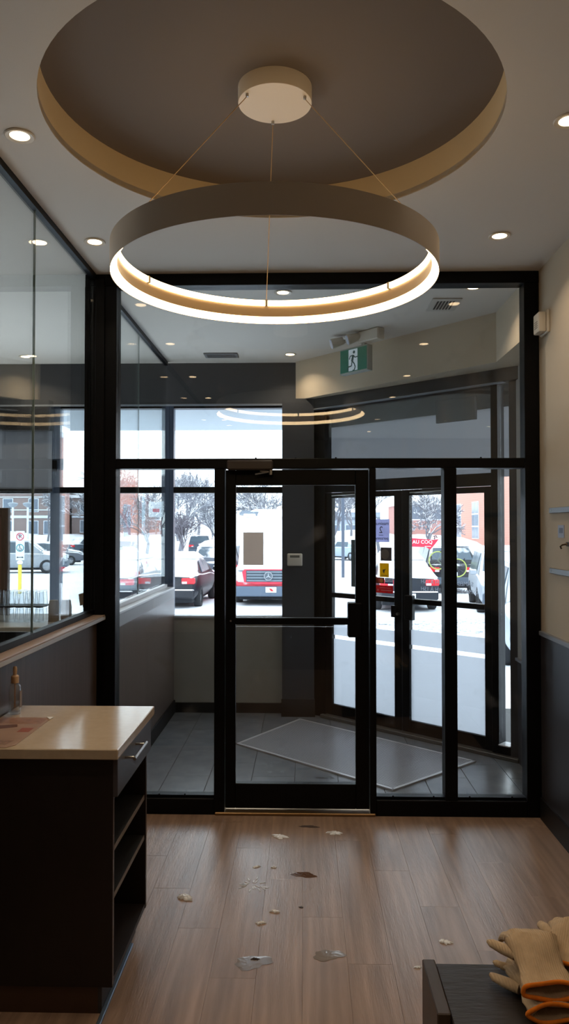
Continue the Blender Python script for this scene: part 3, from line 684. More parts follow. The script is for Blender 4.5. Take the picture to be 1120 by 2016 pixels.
# fine knit relief
_nt = knit.node_tree; _w = _nt.nodes.new('ShaderNodeTexWave'); _w.inputs['Scale'].default_value = 60; _w.inputs['Distortion'].default_value = 1.5
_tc = [n for n in _nt.nodes if n.type == 'TEX_COORD'][0]; _nt.links.new(_tc.outputs['Object'], _w.inputs[0])
_b = _nt.nodes.new('ShaderNodeBump'); _b.inputs['Strength'].default_value = .5; _b.inputs['Distance'].default_value = .0015
_nt.links.new(_w.outputs['Fac'], _b.inputs['Height']); _nt.links.new(_b.outputs[0], _nt.nodes['Principled BSDF'].inputs['Normal'])
orange = mat('orange_hem', (224,120,16), .9, var=.12, vscale=50)
def glove(loc, rz, lab, flop, fold=0., seed=1):
    """a limp knitted work glove lying palm down: x = width, -y = cuff opening, +y = fingers"""
    rnd = random.Random(seed)
    g = empty('knit_glove', loc, rz, label=lab, cat='glove', group='knitted work gloves on the bench'); g.scale = (1.26, 1.18, 1.22)
    b = MB(); bm = b.bm; n = 48
    prof = [(-.105,.060,.019,0),(-.085,.056,.017,0),(-.06,.052,.016,.002),(-.04,.050,.018,.004),(-.015,.054,.022,.008),(.015,.058,.024,.012),(.045,.058,.021,.010),(.070,.054,.015,.006)]
    rings = []
    for (y, rx, rzv, up) in prof:
        rib = .0028 if y < -.03 else .0
        rr = []
        for k in range(n):
            a = 2*PI*k/n; m_ = 1+rib*18*math.cos(a*12)/1.6*(1 if rib else 0)*.5
            wob = .004*math.sin(3*a+y*60+seed)+.003*math.sin(5*a-y*90)
            x = math.cos(a)*(rx+wob)*1.0; z = math.sin(a)*(rzv*m_+wob*.8)+rzv+up+flop(y)
            rr.append(bm.verts.new((x, y, z)))
        rings.append(rr)
    for A, B in zip(rings, rings[1:]):
        for k in range(n): bm.faces.new((A[k], A[(k+1) % n], B[(k+1) % n], B[k]))
    bm.faces.new(rings[-1])
    # inner lining so that the cuff reads as an opening
    inn = [bm.verts.new((v.co.x*.86, v.co.y+.0, (v.co.z-.019-flop(-.105))*.70+.019+flop(-.105))) for v in rings[0]]
    inn2 = [bm.verts.new((v.co.x*.8, v.co.y+.06, v.co.z*.9+.002)) for v in inn]
    for k in range(n):
        bm.faces.new((rings[0][k], inn[k], inn[(k+1) % n], rings[0][(k+1) % n]))
        bm.faces.new((inn[k], inn2[k], inn2[(k+1) % n], inn[(k+1) % n]))
    bm.faces.new(inn2)
    b.build('palm', knit, g, smooth=True)
    for i, (x, L) in enumerate(((-.042,.060),(-.015,.074),(.013,.078),(.040,.066))):
        b = MB(); bend = rnd.uniform(-.02,.02)
        pts = [(x, .055, .022+flop(.055)), (x+bend*.3, .075, .022+flop(.08)), (x*1.1+bend, .075+L*.5, .018+flop(.12)*(1-fold)), (x*1.15+bend*1.6, .072+L*.95, .012+fold*.0+flop(.16)*(1-fold)), (x*1.16+bend*1.7, .072+L, .012+flop(.165)*(1-fold))]
        b.tube(pts, [(.0135,.012),(.0125,.0105),(.012,.009),(.0095,.007),(.004,.003)], n=14).build('finger', knit, g, smooth=True)
    b = MB(); b.tube([(-.045,-.01,.020+flop(0)),(-.070,.015,.020+flop(.02)),(-.086,.045,.016+flop(.04)),(-.090,.062,.014+flop(.06))], [(.014,.012),(.013,.010),(.010,.008),(.005,.004)], n=14).build('thumb', knit, g, smooth=True)
    pts = [((.061+.003*math.sin(4*k*2*PI/40+seed))*math.cos(2*PI*k/40), -.107, (.0195+.003*math.sin(3*2*PI*k/40+seed))*math.sin(2*PI*k/40)+.019+flop(-.107)) for k in range(40)]
    MB().tube(pts, .0048, n=10, closed=True).build('hem', orange, g, smooth=True, label='bright orange hem')
    return g
flat = lambda y: 0.
g1 = glove((.668, 2.222, .441), rad(5), 'limp beige knitted glove under the other one, orange hem against the bench front', lambda y: 0., seed=2)
g2 = glove((.665, 2.245, .487), rad(2), 'beige ribbed knitted glove on top of the pile, open orange hem facing the viewer', lambda y: .03*max(0, math.sin((y+.10)*12)), seed=5)
g3 = glove((.81, 2.33, .47), rad(-28), 'beige knitted glove at the right edge, draped over the back of the pile', lambda y: .04*max(0, math.sin((y+.12)*13)), seed=9)
MB().tube([(.63,2.29,.462),(.60,2.305,.468),(.572,2.32,.472),(.565,2.325,.473)], [(.012,.009),(.012,.009),(.009,.007),(.003,.002)], n=12).build('loose_finger', knit, None, smooth=True)
lf = bpy.data.objects['loose_finger']; lf.parent = g1; lf.matrix_parent_inverse = (Matrix.Translation(g1.location) @ Matrix.Rotation(g1.rotation_euler[2], 4, 'Z') @ Matrix.Diagonal((1.26, 1.18, 1.22, 1))).inverted()

# ------------------------------------------------------------------ snow clumps and puddles on the floor
snow_m = mat('tracked_snow', (244,248,255), .6)
sl_m = mat('slush', (214,214,216), .35)
pud = mat('puddle_water', (140,130,124), .12, spec=.6)
def blob(name, x, y, r, h, m, label, cat, seed, n=22, ry=.7, group=None):
    rnd = random.Random(seed); b = MB(); bm = b.bm
    ph = [rnd.uniform(0,6.28) for _ in range(3)]; soft = h < .003
    rad_ = [r*(.85+.14*math.sin(2*2*PI*k/n+ph[0])+.12*math.sin(3*2*PI*k/n+ph[1])+.08*math.sin(7*2*PI*k/n+ph[2])) if soft else r*(.45+.65*rnd.random())*(1.2 if math.sin(2*PI*k/n*2+ph[0]) > 0 else .75) for k in range(n)]
    rings = []
    for f, z in ((1.,.0006),(.82,h*.7),(.4,h)):
        rings.append([bm.verts.new((math.cos(2*PI*k/n)*rad_[k]*f, math.sin(2*PI*k/n)*rad_[k]*f*ry, z*(.7+.5*rnd.random()))) for k in range(n)])
    for A, B in zip(rings, rings[1:]):
        for k in range(n): bm.faces.new((A[k], A[(k+1) % n], B[(k+1) % n], B[k]))
    bm.faces.new(rings[-1]); bm.faces.new(rings[0][::-1])
    o = b.build(name, m, None, smooth=False, label=label, cat=cat, group=group); o.location = (x, y, 0.0005); return o
G = 'clumps of tracked-in snow on the wood floor'
for i, (x, y, r, h, l) in enumerate(((-.141,4.404,.046,.012,'white snow clump in front of the door, left of the pair'), (.182,4.463,.05,.010,'white snow clump in front of the door, right of the pair'),
    (-.567,3.673,.05,.012,'white snow clump on its own at left, near the counter'), (-.137,3.553,.022,.008,'small square snow bit, upper of two in mid floor'),
    (-.194,3.448,.022,.008,'small snow bit, lower of two in mid floor'), (-.248,4.015,.02,.006,'tiny snow bit above the pale footprint'), (-.155,4.01,.016,.006,'tiny snow bit right of the one above the footprint'), (.601,3.313,.03,.008,'small snow clump at right, beyond the bench'), (.46,3.12,.016,.006,'tiny snow bit close to the bench corner'))):
    blob('snow_clump', x, y, r, h, snow_m, l, 'snow', 10+i, group=G)
fp = empty('footprint', (-.255, 3.82, 0), label='pale dried boot print of melted snow in mid floor', cat='footprint')
rnd = random.Random(4)
for k in range(22):
    a = rnd.random()*6.28; rr = .03+.055*rnd.random(); x = rr*math.cos(a); y = rr*math.sin(a)*.85
    MB().box(-.014,.014,-.003,.003,.0003,.0016, M=Matrix.Translation((x,y,0)) @ Matrix.Rotation(a,4,'Z')).build('tread_mark', sl_m, fp)
blob('puddle', -.21, 3.14, .085, .0012, pud, 'wet puddle with a dark leaf bit in the lower middle of the floor', 'puddle', 31, group='puddles')
blob('puddle', .10, 3.20, .07, .0012, pud, 'faint wet puddle right of the one in the lower middle', 'puddle', 32, group='puddles')
blob('puddle', 0.0, 3.93, .075, .0014, mat('brown_puddle', (96,68,48), .12), 'brown muddy puddle in the centre of the floor', 'puddle', 33, ry=.45, group='puddles')
blob('dirt_patch', .03, 4.56, .07, .001, mat('mud', (72,54,42), .6), 'dark mud smear just inside the door', 'dirt', 34, ry=.3)
blob('leaf_bit', -.013, 3.594, .014, .003, mat('leaf', (50,36,26), .6), 'tiny dark leaf bit alone in mid floor', 'leaf', 35)
blob('leaf_bit', -.20, 3.16, .016, .005, mat('leaf', (0,0,0)), 'dark leaf bit lying in the wet puddle', 'leaf', 36).location.z = .002
for i, (x, y, r) in enumerate(((.62,5.0,.06),(.35,5.35,.07),(.50,5.28,.05),(.28,5.25,.04))):
    blob('dirt_patch', x-.2, y+.1, r, .001, mat('wet_dirt', (40,40,42), .3), ('wet dark dirt patch on the vestibule tiles, '+('nearest the door','beside the mat frame','between two other patches','leftmost of four')[i]), 'dirt', 50+i, ry=.35, group='wet dirt on the tiles')

# ------------------------------------------------------------------ outdoors
GZ = -.55
gsnow = mat('ground_snow', (236,240,246), .8, rgb2=(226,230,238), vscale=.8, bump=.6, bscale=2.)
gr = MB(); bm = gr.bm; rnd = random.Random(3)
ys = [7.62+i*.5 for i in range(26)]+[21+i*2.5 for i in range(22)]+[80,90,110,140,200]
xs = [-120,-80,-60]+[-50+i*2.5 for i in range(41)]+[60,80,120]
def gz(x, y):
    z = -.10+(GZ+.10)*min(1, max(0, (y-8.5)/5.0))
    if y > 62:
        z += 1.95*min(1, (y-66)/10) * (1 if y < 90 else 1)*(.85+.15*math.sin(x*.31)+.1*math.sin(x*.9+1)) if y > 66 else 0
    return z
grid = [[bm.verts.new((x, y, gz(x, y)+(rnd.uniform(-.03,.03) if y > 12 else 0))) for x in xs] for y in ys]
for j in range(len(ys)-1):
    for i in range(len(xs)-1): bm.faces.new((grid[j][i], grid[j][i+1], grid[j+1][i+1], grid[j+1][i]))
gr.build('ground', gsnow, None, smooth=True, kind='structure')
# slab strip right outside so the ground meets the angled doors
box('ground', gsnow, (.2, 12, 4.0, 7.63, -.3, -.105), kind='structure') if False else MB().prism([(.27,7.65),(2.0,6.05),(14,6.05),(14,7.65)], -.3, -.103).build('ground', gsnow, kind='structure')
# soffit over the front window
box('ceiling', mat('outside_soffit', (176,184,190), .7), (-8, .2, 7.62, 9.37, 2.98, 3.3), kind='structure').name = 'ceiling_outside'
box('wall_outer', mat('facade_cladding', (120,120,124), .7), (-8, .2, 7.6, 7.62, 3.0, 4.0), kind='structure')
# slush on the snow
ru = MB(); rnd = random.Random(8)
for k in range(420):
    y = rnd.uniform(16.8, 20.0); x = rnd.uniform(1.2, 4.6)
    z = gz(x, y)+.002; a = rnd.uniform(-.4,.4); l = rnd.uniform(.03,.10)
    bmesh.ops.create_icosphere(ru.bm, subdivisions=1, radius=1, matrix=Matrix.Translation((x,y,z)) @ Matrix.Rotation(a*4,4,'Z') @ Matrix.Diagonal((l*1.3, l*rnd.uniform(.5,1), .03, 1)))
ru.build('slush', mat('slush_grey', (190,196,204), .7), None, label='churned grey slush lumps on the snow outside the doors', cat='slush', kind='stuff')

# ---- cars
car_glass = mat('car_window', (70,86,98), .12, spec=.8)
red_lens = mat('red_lens', (210,36,48), .25); white_lens = mat('clear_lens', (214,220,226), .2)
hub = mat('wheel_rim', (150,154,160), .35, .6)
snowcap = mat('car_snow', (238,242,248), .85, bump=.4, bscale=4)
def loft(b, secs):
    """secs: list of (y, [(x,z)...]) half outlines from bottom centre to top centre; mirrored"""
    bm = b.bm; rings = []
    for y, pts in secs:
        full = [(x, z) for x, z in pts]+[(-x, z) for x, z in pts[::-1] if x > 1e-6]
        rings.append([bm.verts.new((x, y, z)) for x, z in full])
    n = len(rings[0])
    for A, B in zip(rings, rings[1:]):
        for k in range(n): bm.faces.new((A[k], A[(k+1) % n], B[(k+1) % n], B[k]))
    bm.faces.new(rings[0][::-1]); bm.faces.new(rings[-1]); return b
SPEC = {  # length, width, body sections (t along length, z_low, z_belt), cabin (t0,t1 roof t2,t3), roof height
 'sedan': dict(L=4.5, W=1.76, H=1.43, low=.28, belt=[(0,.92),(.03,.98),(.16,1.02),(.30,.98),(.62,.95),(.70,.92),(.92,.80),(.98,.66),(1,.55)], cab=(.14,.27,.58,.76), wr=.31),
 'suv': dict(L=4.6, W=1.86, H=1.70, low=.30, belt=[(0,.95),(.02,1.06),(.10,1.10),(.35,1.08),(.65,1.06),(.74,1.04),(.93,.94),(.985,.78),(1,.62)], cab=(.015,.10,.60,.76), wr=.36),
 'van': dict(L=5.9, W=2.0, H=2.70, low=.34, belt=[(0,1.2),(.02,1.25),(.3,1.25),(.70,1.25),(.80,1.22),(.95,1.10),(.99,.95),(1,.72)], cab=(.0,.01,.70,.86), wr=.35)}
def wheel(par, x, y, r, sx):
    w_ = empty('wheel', (x, y, r), parent=par)
    MB().lathe([(r*.62,-.10),(r*.95,-.10),(r,-.07),(r,.07),(r*.95,.10),(r*.62,.10),(r*.62,-.10)], 24).build('tyre', rubber, w_, smooth=True)
    b = MB().lathe([(0,.03),(r*.15,.05),(r*.18,.03),(r*.60,.02),(r*.62,.06),(r*.62,-.08),(0,-.08)], 24)
    for k in range(5):
        b.box(-.025,.025,r*.1,r*.58,.03,.055, M=Matrix.Rotation(2*PI*k/5,4,'Z'))
    b.build('rim', hub, w_)
    w_.rotation_euler = (0, sx*PI/2, 0)
def car(name, kind, loc, rz, paint, label, cover=.6, seed=0, windows_snow=.3, plate=None):
    """local +y = front of the car; origin on the ground at the car's centre"""
    s = SPEC[kind]; L_, W_, H_ = s['L'], s['W'], s['H']; hw_ = W_/2; rnd = random.Random(seed)
    c = empty(name, loc, rz, label=label, cat='van' if kind == 'van' else 'car')
    Y = lambda t: -L_/2+t*L_
    secs = []
    for t, zb in s['belt']:
        nar = .86 if t in (0, 1) else (.95 if t < .05 or t > .95 else 1)
        lo = s['low']+(.12 if t in (0, 1) else 0)
        secs.append((Y(t), [(0,lo),(hw_*nar*.88,lo),(hw_*nar*.97,lo+.12),(hw_*nar,lo+(zb-lo)*.55),(hw_*nar*.965,zb-.06),(hw_*nar*.88,zb),(0,zb+.03)]))
    loft(MB(), secs).build('body', paint, c, smooth=True)
    a, b_, d, e = s['cab']; zb = max(z for _, z in s['belt'])-.05
    def cabsec(t, z, wn): return (Y(t), [(0,zb-.1),(hw_*.93,zb-.1),(hw_*.93,zb),(hw_*wn,z-.06),(hw_*wn*.9,z),(0,z+.02)])
    top = .78 if kind != 'van' else .86
    loft(MB(), [cabsec(a, zb+.05, .92), cabsec(b_, H_-.03, top), cabsec((b_+d)/2, H_, top), cabsec(d, H_-.04, top), cabsec(e, zb+.03, .92)]).build('cabin', paint, c, smooth=True)
    # windows: thin shells proud of the cabin
    def quad(name_, pts, m):
        b = MB(); vs = [Vector(p) for p in pts]; n = (vs[1]-vs[0]).cross(vs[2]-vs[0]).normalized()*.012; cen = sum(vs, Vector())/4
        if n.dot(cen-Vector((0,cen.y*.2,.6))) < 0: n = -n
        A = [b.bm.verts.new(v+n) for v in vs]; B = [b.bm.verts.new(v-n) for v in vs]
        b.bm.faces.new(A); b.bm.faces.new(B[::-1])
        for i in range(4): b.bm.faces.new((A[i], A[(i+1) % 4], B[(i+1) % 4], B[i]))
        return b.build(name_, m, c)
    def mixw(y0, z0, w0, y1, z1, w1, f0, f1):
        f = lambda q: (y0+(y1-y0)*q, z0+(z1-z0)*q, w0+(w1-w0)*q); A = f(f0); B = f(f1)
        return [(-A[2],A[0],A[1]),(A[2],A[0],A[1]),(B[2],B[0],B[1]),(-B[2],B[0],B[1])]
    gws = snowy('window_snow_%s_%d' % (name, seed), (70,86,98), .2, 1.0-windows_snow, noise=.5, nscale=1.6)
    rw_ = quad('rear_window', mixw(Y(a), zb+.05, hw_*.80, Y(b_), H_-.03, hw_*top*.85, .15 if kind != 'van' else .45, .88), gws)
    quad('windshield', mixw(Y(e), zb+.03, hw_*.82, Y(d), H_-.04, hw_*top*.88, .08, .90 if kind != 'van' else .62), gws)
    for sx in (-1, 1):
        tt = (b_+.02, (b_+d)/2-.01, (b_+d)/2+.01, d-.005)
        zt = H_-.10 if kind != 'van' else 1.85
        segs = ((tt[0],tt[1]),(tt[2],tt[3])) if kind != 'van' else ((.60,.72),)
        for t0_, t1_ in segs:
            x0 = hw_*.935; x1 = hw_*(top+.01) if kind != 'van' else hw_*.90
            quad('side_window', [(sx*x0,Y(t0_-.01),zb+.03),(sx*x0,Y(t1_+.02),zb+.03),(sx*x1,Y(t1_),zt),(sx*x1,Y(t0_),zt)], gws)
        for t in (.19, .80): wheel(c, sx*(hw_-.10), Y(t), s['wr'], sx)
        box('mirror', paint, (min(sx*hw_*.98, sx*(hw_+.16)), max(sx*hw_*.98, sx*(hw_+.16)), Y(e)-.15, Y(e)-.05, zb-.02, zb+.12), c, bev=.02)
        zl = s['belt'][0][1]
        if kind != 'van':
            MB().box(min(sx*hw_*.50, sx*hw_*.93), max(sx*hw_*.50, sx*hw_*.93), Y(0)-.02, Y(.03), zl-.19, zl-.02, bev=.02).build('tail_light', red_lens, c)
            box('reverse_light', white_lens, (min(sx*hw_*.52, sx*hw_*.68), max(sx*hw_*.52, sx*hw_*.68), Y(0)-.026, Y(0)-.0201, zl-.18, zl-.12), c)
        else:
            box('tail_light', red_lens, (min(sx*hw_*.80, sx*hw_*.88), max(sx*hw_*.80, sx*hw_*.88), Y(0)-.02, Y(.01), .8, 1.15), c)
        box('headlight', white_lens, (min(sx*hw_*.55, sx*hw_*.86), max(sx*hw_*.55, sx*hw_*.86), Y(.965), Y(1)+.015, .62 if kind == 'sedan' else .72, .76 if kind == 'sedan' else .92), c, bev=.02)
    bp = mat('bumper_dark_plastic', (72,84,98), .6)
    box('rear_bumper', bp if kind != 'sedan' else paint, (-hw_*.9, hw_*.9, Y(0)-.06, Y(.05), .34, .58), c, bev=.03)
    box('front_bumper', bp, (-hw_*.92, hw_*.92, Y(.95), Y(1)+.06, .30, .60), c, bev=.03)
    box('underbody', mat('underbody_plastic', (30,34,40), .9), (-hw_*.82, hw_*.82, Y(.04), Y(.96), .18, .36), c)  # dark plastic box beneath the body
    box('rear_plate', mat('plate_white', (214,220,230), .5), (-.16,.16,Y(0)-.072,Y(0)-.0605,.62 if kind == 'suv' else .40,.76 if kind == 'suv' else .52), c)
    if cover > 0:   # snow lying on hood, roof and trunk
        def slab(name_, t0_, t1_, z0, z1, wd, th_):
            b = MB(); bm = b.bm; nx, ny = 10, 10; g = []
            for j in range(ny+1):
                row = []
                for i in range(nx+1):
                    u = i/nx*2-1; v = j/ny; e_ = min(1, (1-abs(u))*4)*min(1, min(v, 1-v)*6)
                    x = u*wd; y = Y(t0_+(t1_-t0_)*v); z = z0+(z1-z0)*v+th_*math.sqrt(max(0, e_))*(.75+.35*rnd.random())
                    row.append(bm.verts.new((x, y, z)))
                g.append(row)
            for j in range(ny):
                for i in range(nx): bm.faces.new((g[j][i], g[j][i+1], g[j+1][i+1], g[j+1][i]))
            r = bmesh.ops.extrude_face_region(bm, geom=bm.faces[:]); vs = [q for q in r['geom'] if isinstance(q, bmesh.types.BMVert)]
            for v_ in vs: v_.co.z -= .01
            b.build(name_, snowcap, c, smooth=True)
        slab('snow_roof', b_-.01, d+.01, H_-.02, H_-.02, hw_*top*.97, .16*cover)
        slab('snow_hood', e-.02, .985, zb-.01, s['belt'][-3][1]-.02, hw_*.90, .18*cover)
        if kind == 'sedan': slab('snow_trunk', .01, a+.05, .96, 1.03, hw_*.90, .16*cover)
    return c
def P2(px, d):  # along the room axis; x from bearing of the photograph, distance d
    return (px-598)*d/1500
pb = lambda n, c, **k: snowy('car_paint_'+n, c, .35, **{**dict(thr=.45, noise=.30, nscale=2.2), **k})
c1 = car('parked_car', 'sedan', (-3.86, 23.9, GZ), rad(-1.5), pb('black', (14,18,28), thr=.55), 'black sedan seen from behind with red tail lights and snow on its trunk', 1.1, 1, .6)
c2 = car('parked_car', 'suv', (-3.3, 31.2, GZ), rad(-2), pb('grey2', (80,90,104)), 'grey car parked just right of the black sedan, mostly hidden by the door post', 1.0, 2, .5)
vn = car('delivery_van', 'van', (-1.11, 25.6, GZ), rad(180), pb('redvan', (196,46,66), thr=.10, noise=.42), 'tall red van buried in snow, facing the entrance, seen through the inner door', 1.6, 3, .75)
# van front details (local +y is front)
fy = 2.95
MB().prism([(-.66,.72),(-.72,1.02),(-.66,1.10),(.66,1.10),(.72,1.02),(.66,.72),(.30,.66),(-.30,.66)], -fy-.05, -fy+.03, RX90).build('grille_surround', mat('van_red', (206,52,74), .35), vn, label='red grille surround')
for k in range(4): box('grille_slat', mat('grille_grey', (120,132,142), .4, .3), (-.58,.58,fy+.051,fy+.075,.745+k*.085,.785+k*.085), vn, bev=.006)
box('grille_back', mat('grille_dark', (60,72,84), .6), (-.60,.60,fy+.0505,fy+.055,.73,1.07), vn)
MB().lathe([(.105,-.01),(.13,-.01),(.135,0),(.13,.012),(.105,.012),(.105,-.01)], 32).build('badge_ring', hub, vn, smooth=True).matrix_local = Matrix.Translation((-.06,fy+.10,.90)) @ RX90
bs = MB()
for k in range(3): bs.prism([(-.016,0),(.016,0),(0,.115)], -.006, .008, Matrix.Rotation(2*PI*k/3,4,'Z'))
bs.build('badge_star', mat('badge_chrome', (206,212,220), .2, .8), vn).matrix_local = Matrix.Translation((-.06,fy+.10,.90)) @ RX90
MB().cyl((-.06,fy+.07,.90),(-.06,fy+.09,.90),.105,n=28).build('badge_disc', mat('badge_grey', (90,100,110), .4), vn)
box('bumper', mat('van_bumper', (84,98,116), .6), (-.98,.98,fy-.05,fy+.10,.30,.60), vn, bev=.03)
box('licence_plate', mat('plate_cream', (222,218,208), .5), (-.30,.02,fy+.101,fy+.11,.42,.58), vn)
MB().prism([(.08,.46),(.16,.46),(.22,.54),(.14,.53)], -fy-.118, -fy-.111, RX90 @ Matrix.Translation((-.30,0,0))).build('plate_mark', red_lens, vn)
box('roof_rack', mat('rack_grey', (120,130,142), .5), (-.1,.0,0,0.01,2.7,2.71), vn) if False else None
for x in (-.75, -.35): pass
rk = empty('roof_rack', (0,0,0), parent=vn)
for k in range(4): box('rack_bar', mat('rack_grey', (120,130,142), .5), (.35,.95,1.2-k*.35,1.25-k*.35,2.78+k*.03,2.83+k*.03), rk)
for x in (.38,.90): box('rack_rail', mat('rack_grey', (0,0,0)), (x,x+.05,.1,1.3,2.74,2.80), rk)
c4 = car('parked_car', 'sedan', (2.84, 23.4, GZ), rad(2), pb('blackr', (24,30,40), thr=.45), 'snow-covered dark car seen from behind with a red sign on its roof', 1.5, 4, .9)
c5 = car('parked_car', 'suv', (5.30, 29.6, GZ), rad(0), pb('navy', (16,22,32), thr=.5), 'dark car with a bicycle on its rear rack beside the red roof sign', 1.2, 5, .4)
for x in (-.35,.35): MB().tube([(x,-2.33,1.1),(x,-2.60,1.25)], .02, n=8).build('bike_rack', rubber, c5)
c6 = car('parked_car', 'suv', (5.88, 22.4, GZ), rad(172), pb('silver', (150,158,168), thr=.6), 'silver sport utility car seen from the side beyond the right outer door', .7, 6, .2)
c7 = car('parked_car', 'suv', (4.50, 14.2, -.54), rad(170), pb('silver2', (158,166,176), thr=.7), 'silver car close outside the narrow sidelight with its big front wheel in view', .5, 7, .1)
c8 = car('parked_car', 'suv', (P2(395,66), 66, GZ), rad(4), pb('grey8', (60,70,84), thr=.6), 'small grey sport utility car driving off far away left of the door', .4, 8, .3)
c9 = car('parked_car', 'sedan', (P2(684,56), 56, GZ), rad(35), pb('grey9', (150,164,178), thr=.5), 'tiny pale car far away behind the dark pole', 1.0, 9, .5)
c10 = car('parked_car', 'suv', (P2(38,39.5), 39.5, GZ), rad(-78), pb('grey10', (150,158,166), thr=.6), 'grey wagon side-on behind the handicap parking sign', .5, 10, .3)
c11 = car('parked_car', 'sedan', (P2(84,47), 47, GZ), rad(-50), pb('dark11', (86,92,104), thr=.6), 'dark car with a red hood light parked right of the handicap sign', .6, 11, .4)
c12 = car('parked_car', 'sedan', (P2(168,66), 66, GZ), rad(-30), pb('dark12', (70,84,98), thr=.6), 'small dark car far off, half hidden by the corner post', .8, 12, .4)
c13 = car('parked_car', 'suv', (P2(258,42), 42, GZ), rad(60), pb('white13', (196,206,214), thr=.2), 'car buried in snow behind the glass partition of the vestibule', 1.6, 13, .55)
c14 = car('parked_car', 'sedan', (-6.5, 27.0, GZ), rad(8), pb('white14', (180,190,200), thr=.15), 'snow-buried pale car left of the black sedan', 1.6, 14, .7)
c15 = car('parked_car', 'suv', (P2(298,34), 34, GZ), rad(20), pb('white15', (170,190,204), thr=.2), 'snow mound of a car between the buried cars and the black sedan', 1.7, 15, .8)
# red roof sign
rs = empty('roof_sign', (P2(828,23.6), 23.2, 1.18), rad(-3), label='red arrow-ended sign reading AU COQ on the snowy car roof', cat='sign')
MB().prism([(-.46,.03),(-.46,.30),(.30,.24),(.46,.26),(.34,.10),(.20,-.06),(.08,.02)], -.05, .05, RX90).build('sign_body', mat('sign_red', (214,34,66), .4), rs)
text('writing', 'AU COQ', .15, mat('sign_letters', (246,246,250), .5), (-.03, -.055, .17), parent=rs, depth=.006)
box('underline', mat('sign_letters', (0,0,0)), (.04,.22,-.056,-.0502,.035,.05), rs)
MB().tube([(.33,0,.25),(.35,0,.33),(.30,0,.34),(.38,0,.37),(.41,0,.30)], .02, n=6).build('rooster_crest', mat('crest_grey', (96,60,66), .6), rs)
# bicycle on the rack
bk_ = empty('bicycle', (P2(876,26.86), 26.86, .02), rad(0), label='bicycle with yellow-green wheel rims mounted on the dark car', cat='bicycle')
tyre_y = mat('yellow_green_tyre', (166,178,92), .5)
for x, z, nm in ((-.28,.62,'a'),(.40,.36,'b')):
    wl = MB().tube([(x+.31*math.cos(2*PI*k/32), 0, z+.31*math.sin(2*PI*k/32)) for k in range(32)], .02, n=6, closed=True).build('wheel', tyre_y, bk_, smooth=True)
    sp = MB()
    for k in range(10): sp.tube([(x,0,z),(x+.30*math.cos(2*PI*k/10),0,z+.30*math.sin(2*PI*k/10))], .003, n=4)
    sp.build('spokes', steel, wl)
MB().tube([(-.28,0,.62),(.0,0,.30),(.40,0,.36)], .018).tube([(-.28,0,.62),(-.08,0,.86),(.26,0,.80),(.40,0,.36)], .016).tube([(.0,0,.30),(-.10,0,.92)], .016).tube([(.26,0,.80),(.0,0,.30)], .018).build('frame', mat('bike_frame', (90,104,86), .4), bk_, smooth=True)
MB().box(-.20,-.02,-.05,.05,.92,.96, bev=.01).build('saddle', rubber, bk_)
MB().tube([(.26,0,.80),(.27,0,.95),(.27,-.22,.97)], .014).tube([(.27,0,.95),(.27,.22,.97)], .014).build('handlebar', rubber, bk_, smooth=True)

# ---- signs, poles
hs = empty('parking_sign', (P2(35,27), 27, GZ), label='accessible parking sign on a yellow bollard outside the dining window', cat='sign')
MB().cyl((0,0,0),(0,0,1.02),.065,n=16).build('yellow_bollard', mat('bollard_yellow', (226,206,84), .5), hs, smooth=True)
MB().sphere((0,0,1.10), .10, (1,1,.8)).build('snow_cap', snowcap, hs, smooth=True)
MB().cyl((0,.03,1.0),(0,.03,2.0),.02,n=8).build('post', steel, hs)
box('sign_plate', mat('sign_plate', (222,228,236), .5), (-.16,.16,0,.015,1.18,2.22), hs, bev=.01)
def ringp(name, z, r, m): MB().tube([(r*math.cos(2*PI*k/24), -.008, z+r*math.sin(2*PI*k/24)) for k in range(24)], .014, n=6, closed=True).build(name, m, hs, smooth=True)
ringp('red_ring', 2.02, .125, mat('ring_red', (206,50,80), .5)); ringp('teal_ring', 1.62, .125, mat('ring_teal', (40,140,150), .5))
text('writing', 'P', .20, mat('sign_ink', (50,54,64), .5), (0, -.008, 2.02), parent=hs, depth=.004)
MB().box(-.12,.12,-.012,-.004,-.008,.008, M=Matrix.Translation((0,0,2.02)) @ Matrix.Rotation(rad(40),4,'Y')).build('slash', mat('ring_red', (0,0,0)), hs)
wi = mat('sign_ink', (0,0,0))
MB().tube([(.05*math.cos(a), -.010, 1.58+.05*math.sin(a)) for a in [rad(150+k*25) for k in range(10)]], .008, n=5).tube([(-.02,-.010,1.68),(-.01,-.010,1.61),(.04,-.010,1.60),(.06,-.010,1.55)], .009, n=5).sphere((-.02,-.01,1.70), .018, u=8, v=6).build('wheelchair_symbol', wi, hs)
MB().tube([(-.10,-.010,1.28),(.10,-.010,1.28)], .010, n=5).cyl((-.13,-.01,1.28),(-.08,-.01,1.28),0.001,.03,n=8).cyl((.13,-.01,1.28),(.08,-.01,1.28),0.001,.03,n=8).build('double_arrow', wi, hs)
MB().cyl((P2(675,36),36,GZ-.1),(P2(675,36),36,9),.075,n=12).build('steel_pole', snowy('pole_grey', (74,84,100), .5, thr=2.), None, smooth=True, label='dark steel pole standing in the snow seen through the left outer door', cat='pole')
lp = empty('street_lamp', (P2(281,50), 50, GZ), label='thin street lamp rising above the buried cars', cat='lamp')
MB().cyl((0,0,0),(0,0,7.8),.12,.09,n=10).build('pole', mat('lamp_pole_pale', (176,196,206), .5), lp, smooth=True)
MB().box(-.5,.3,-.15,.15,7.72,7.82).build('lamp_head', mat('lamp_pole_pale', (0,0,0)), lp)
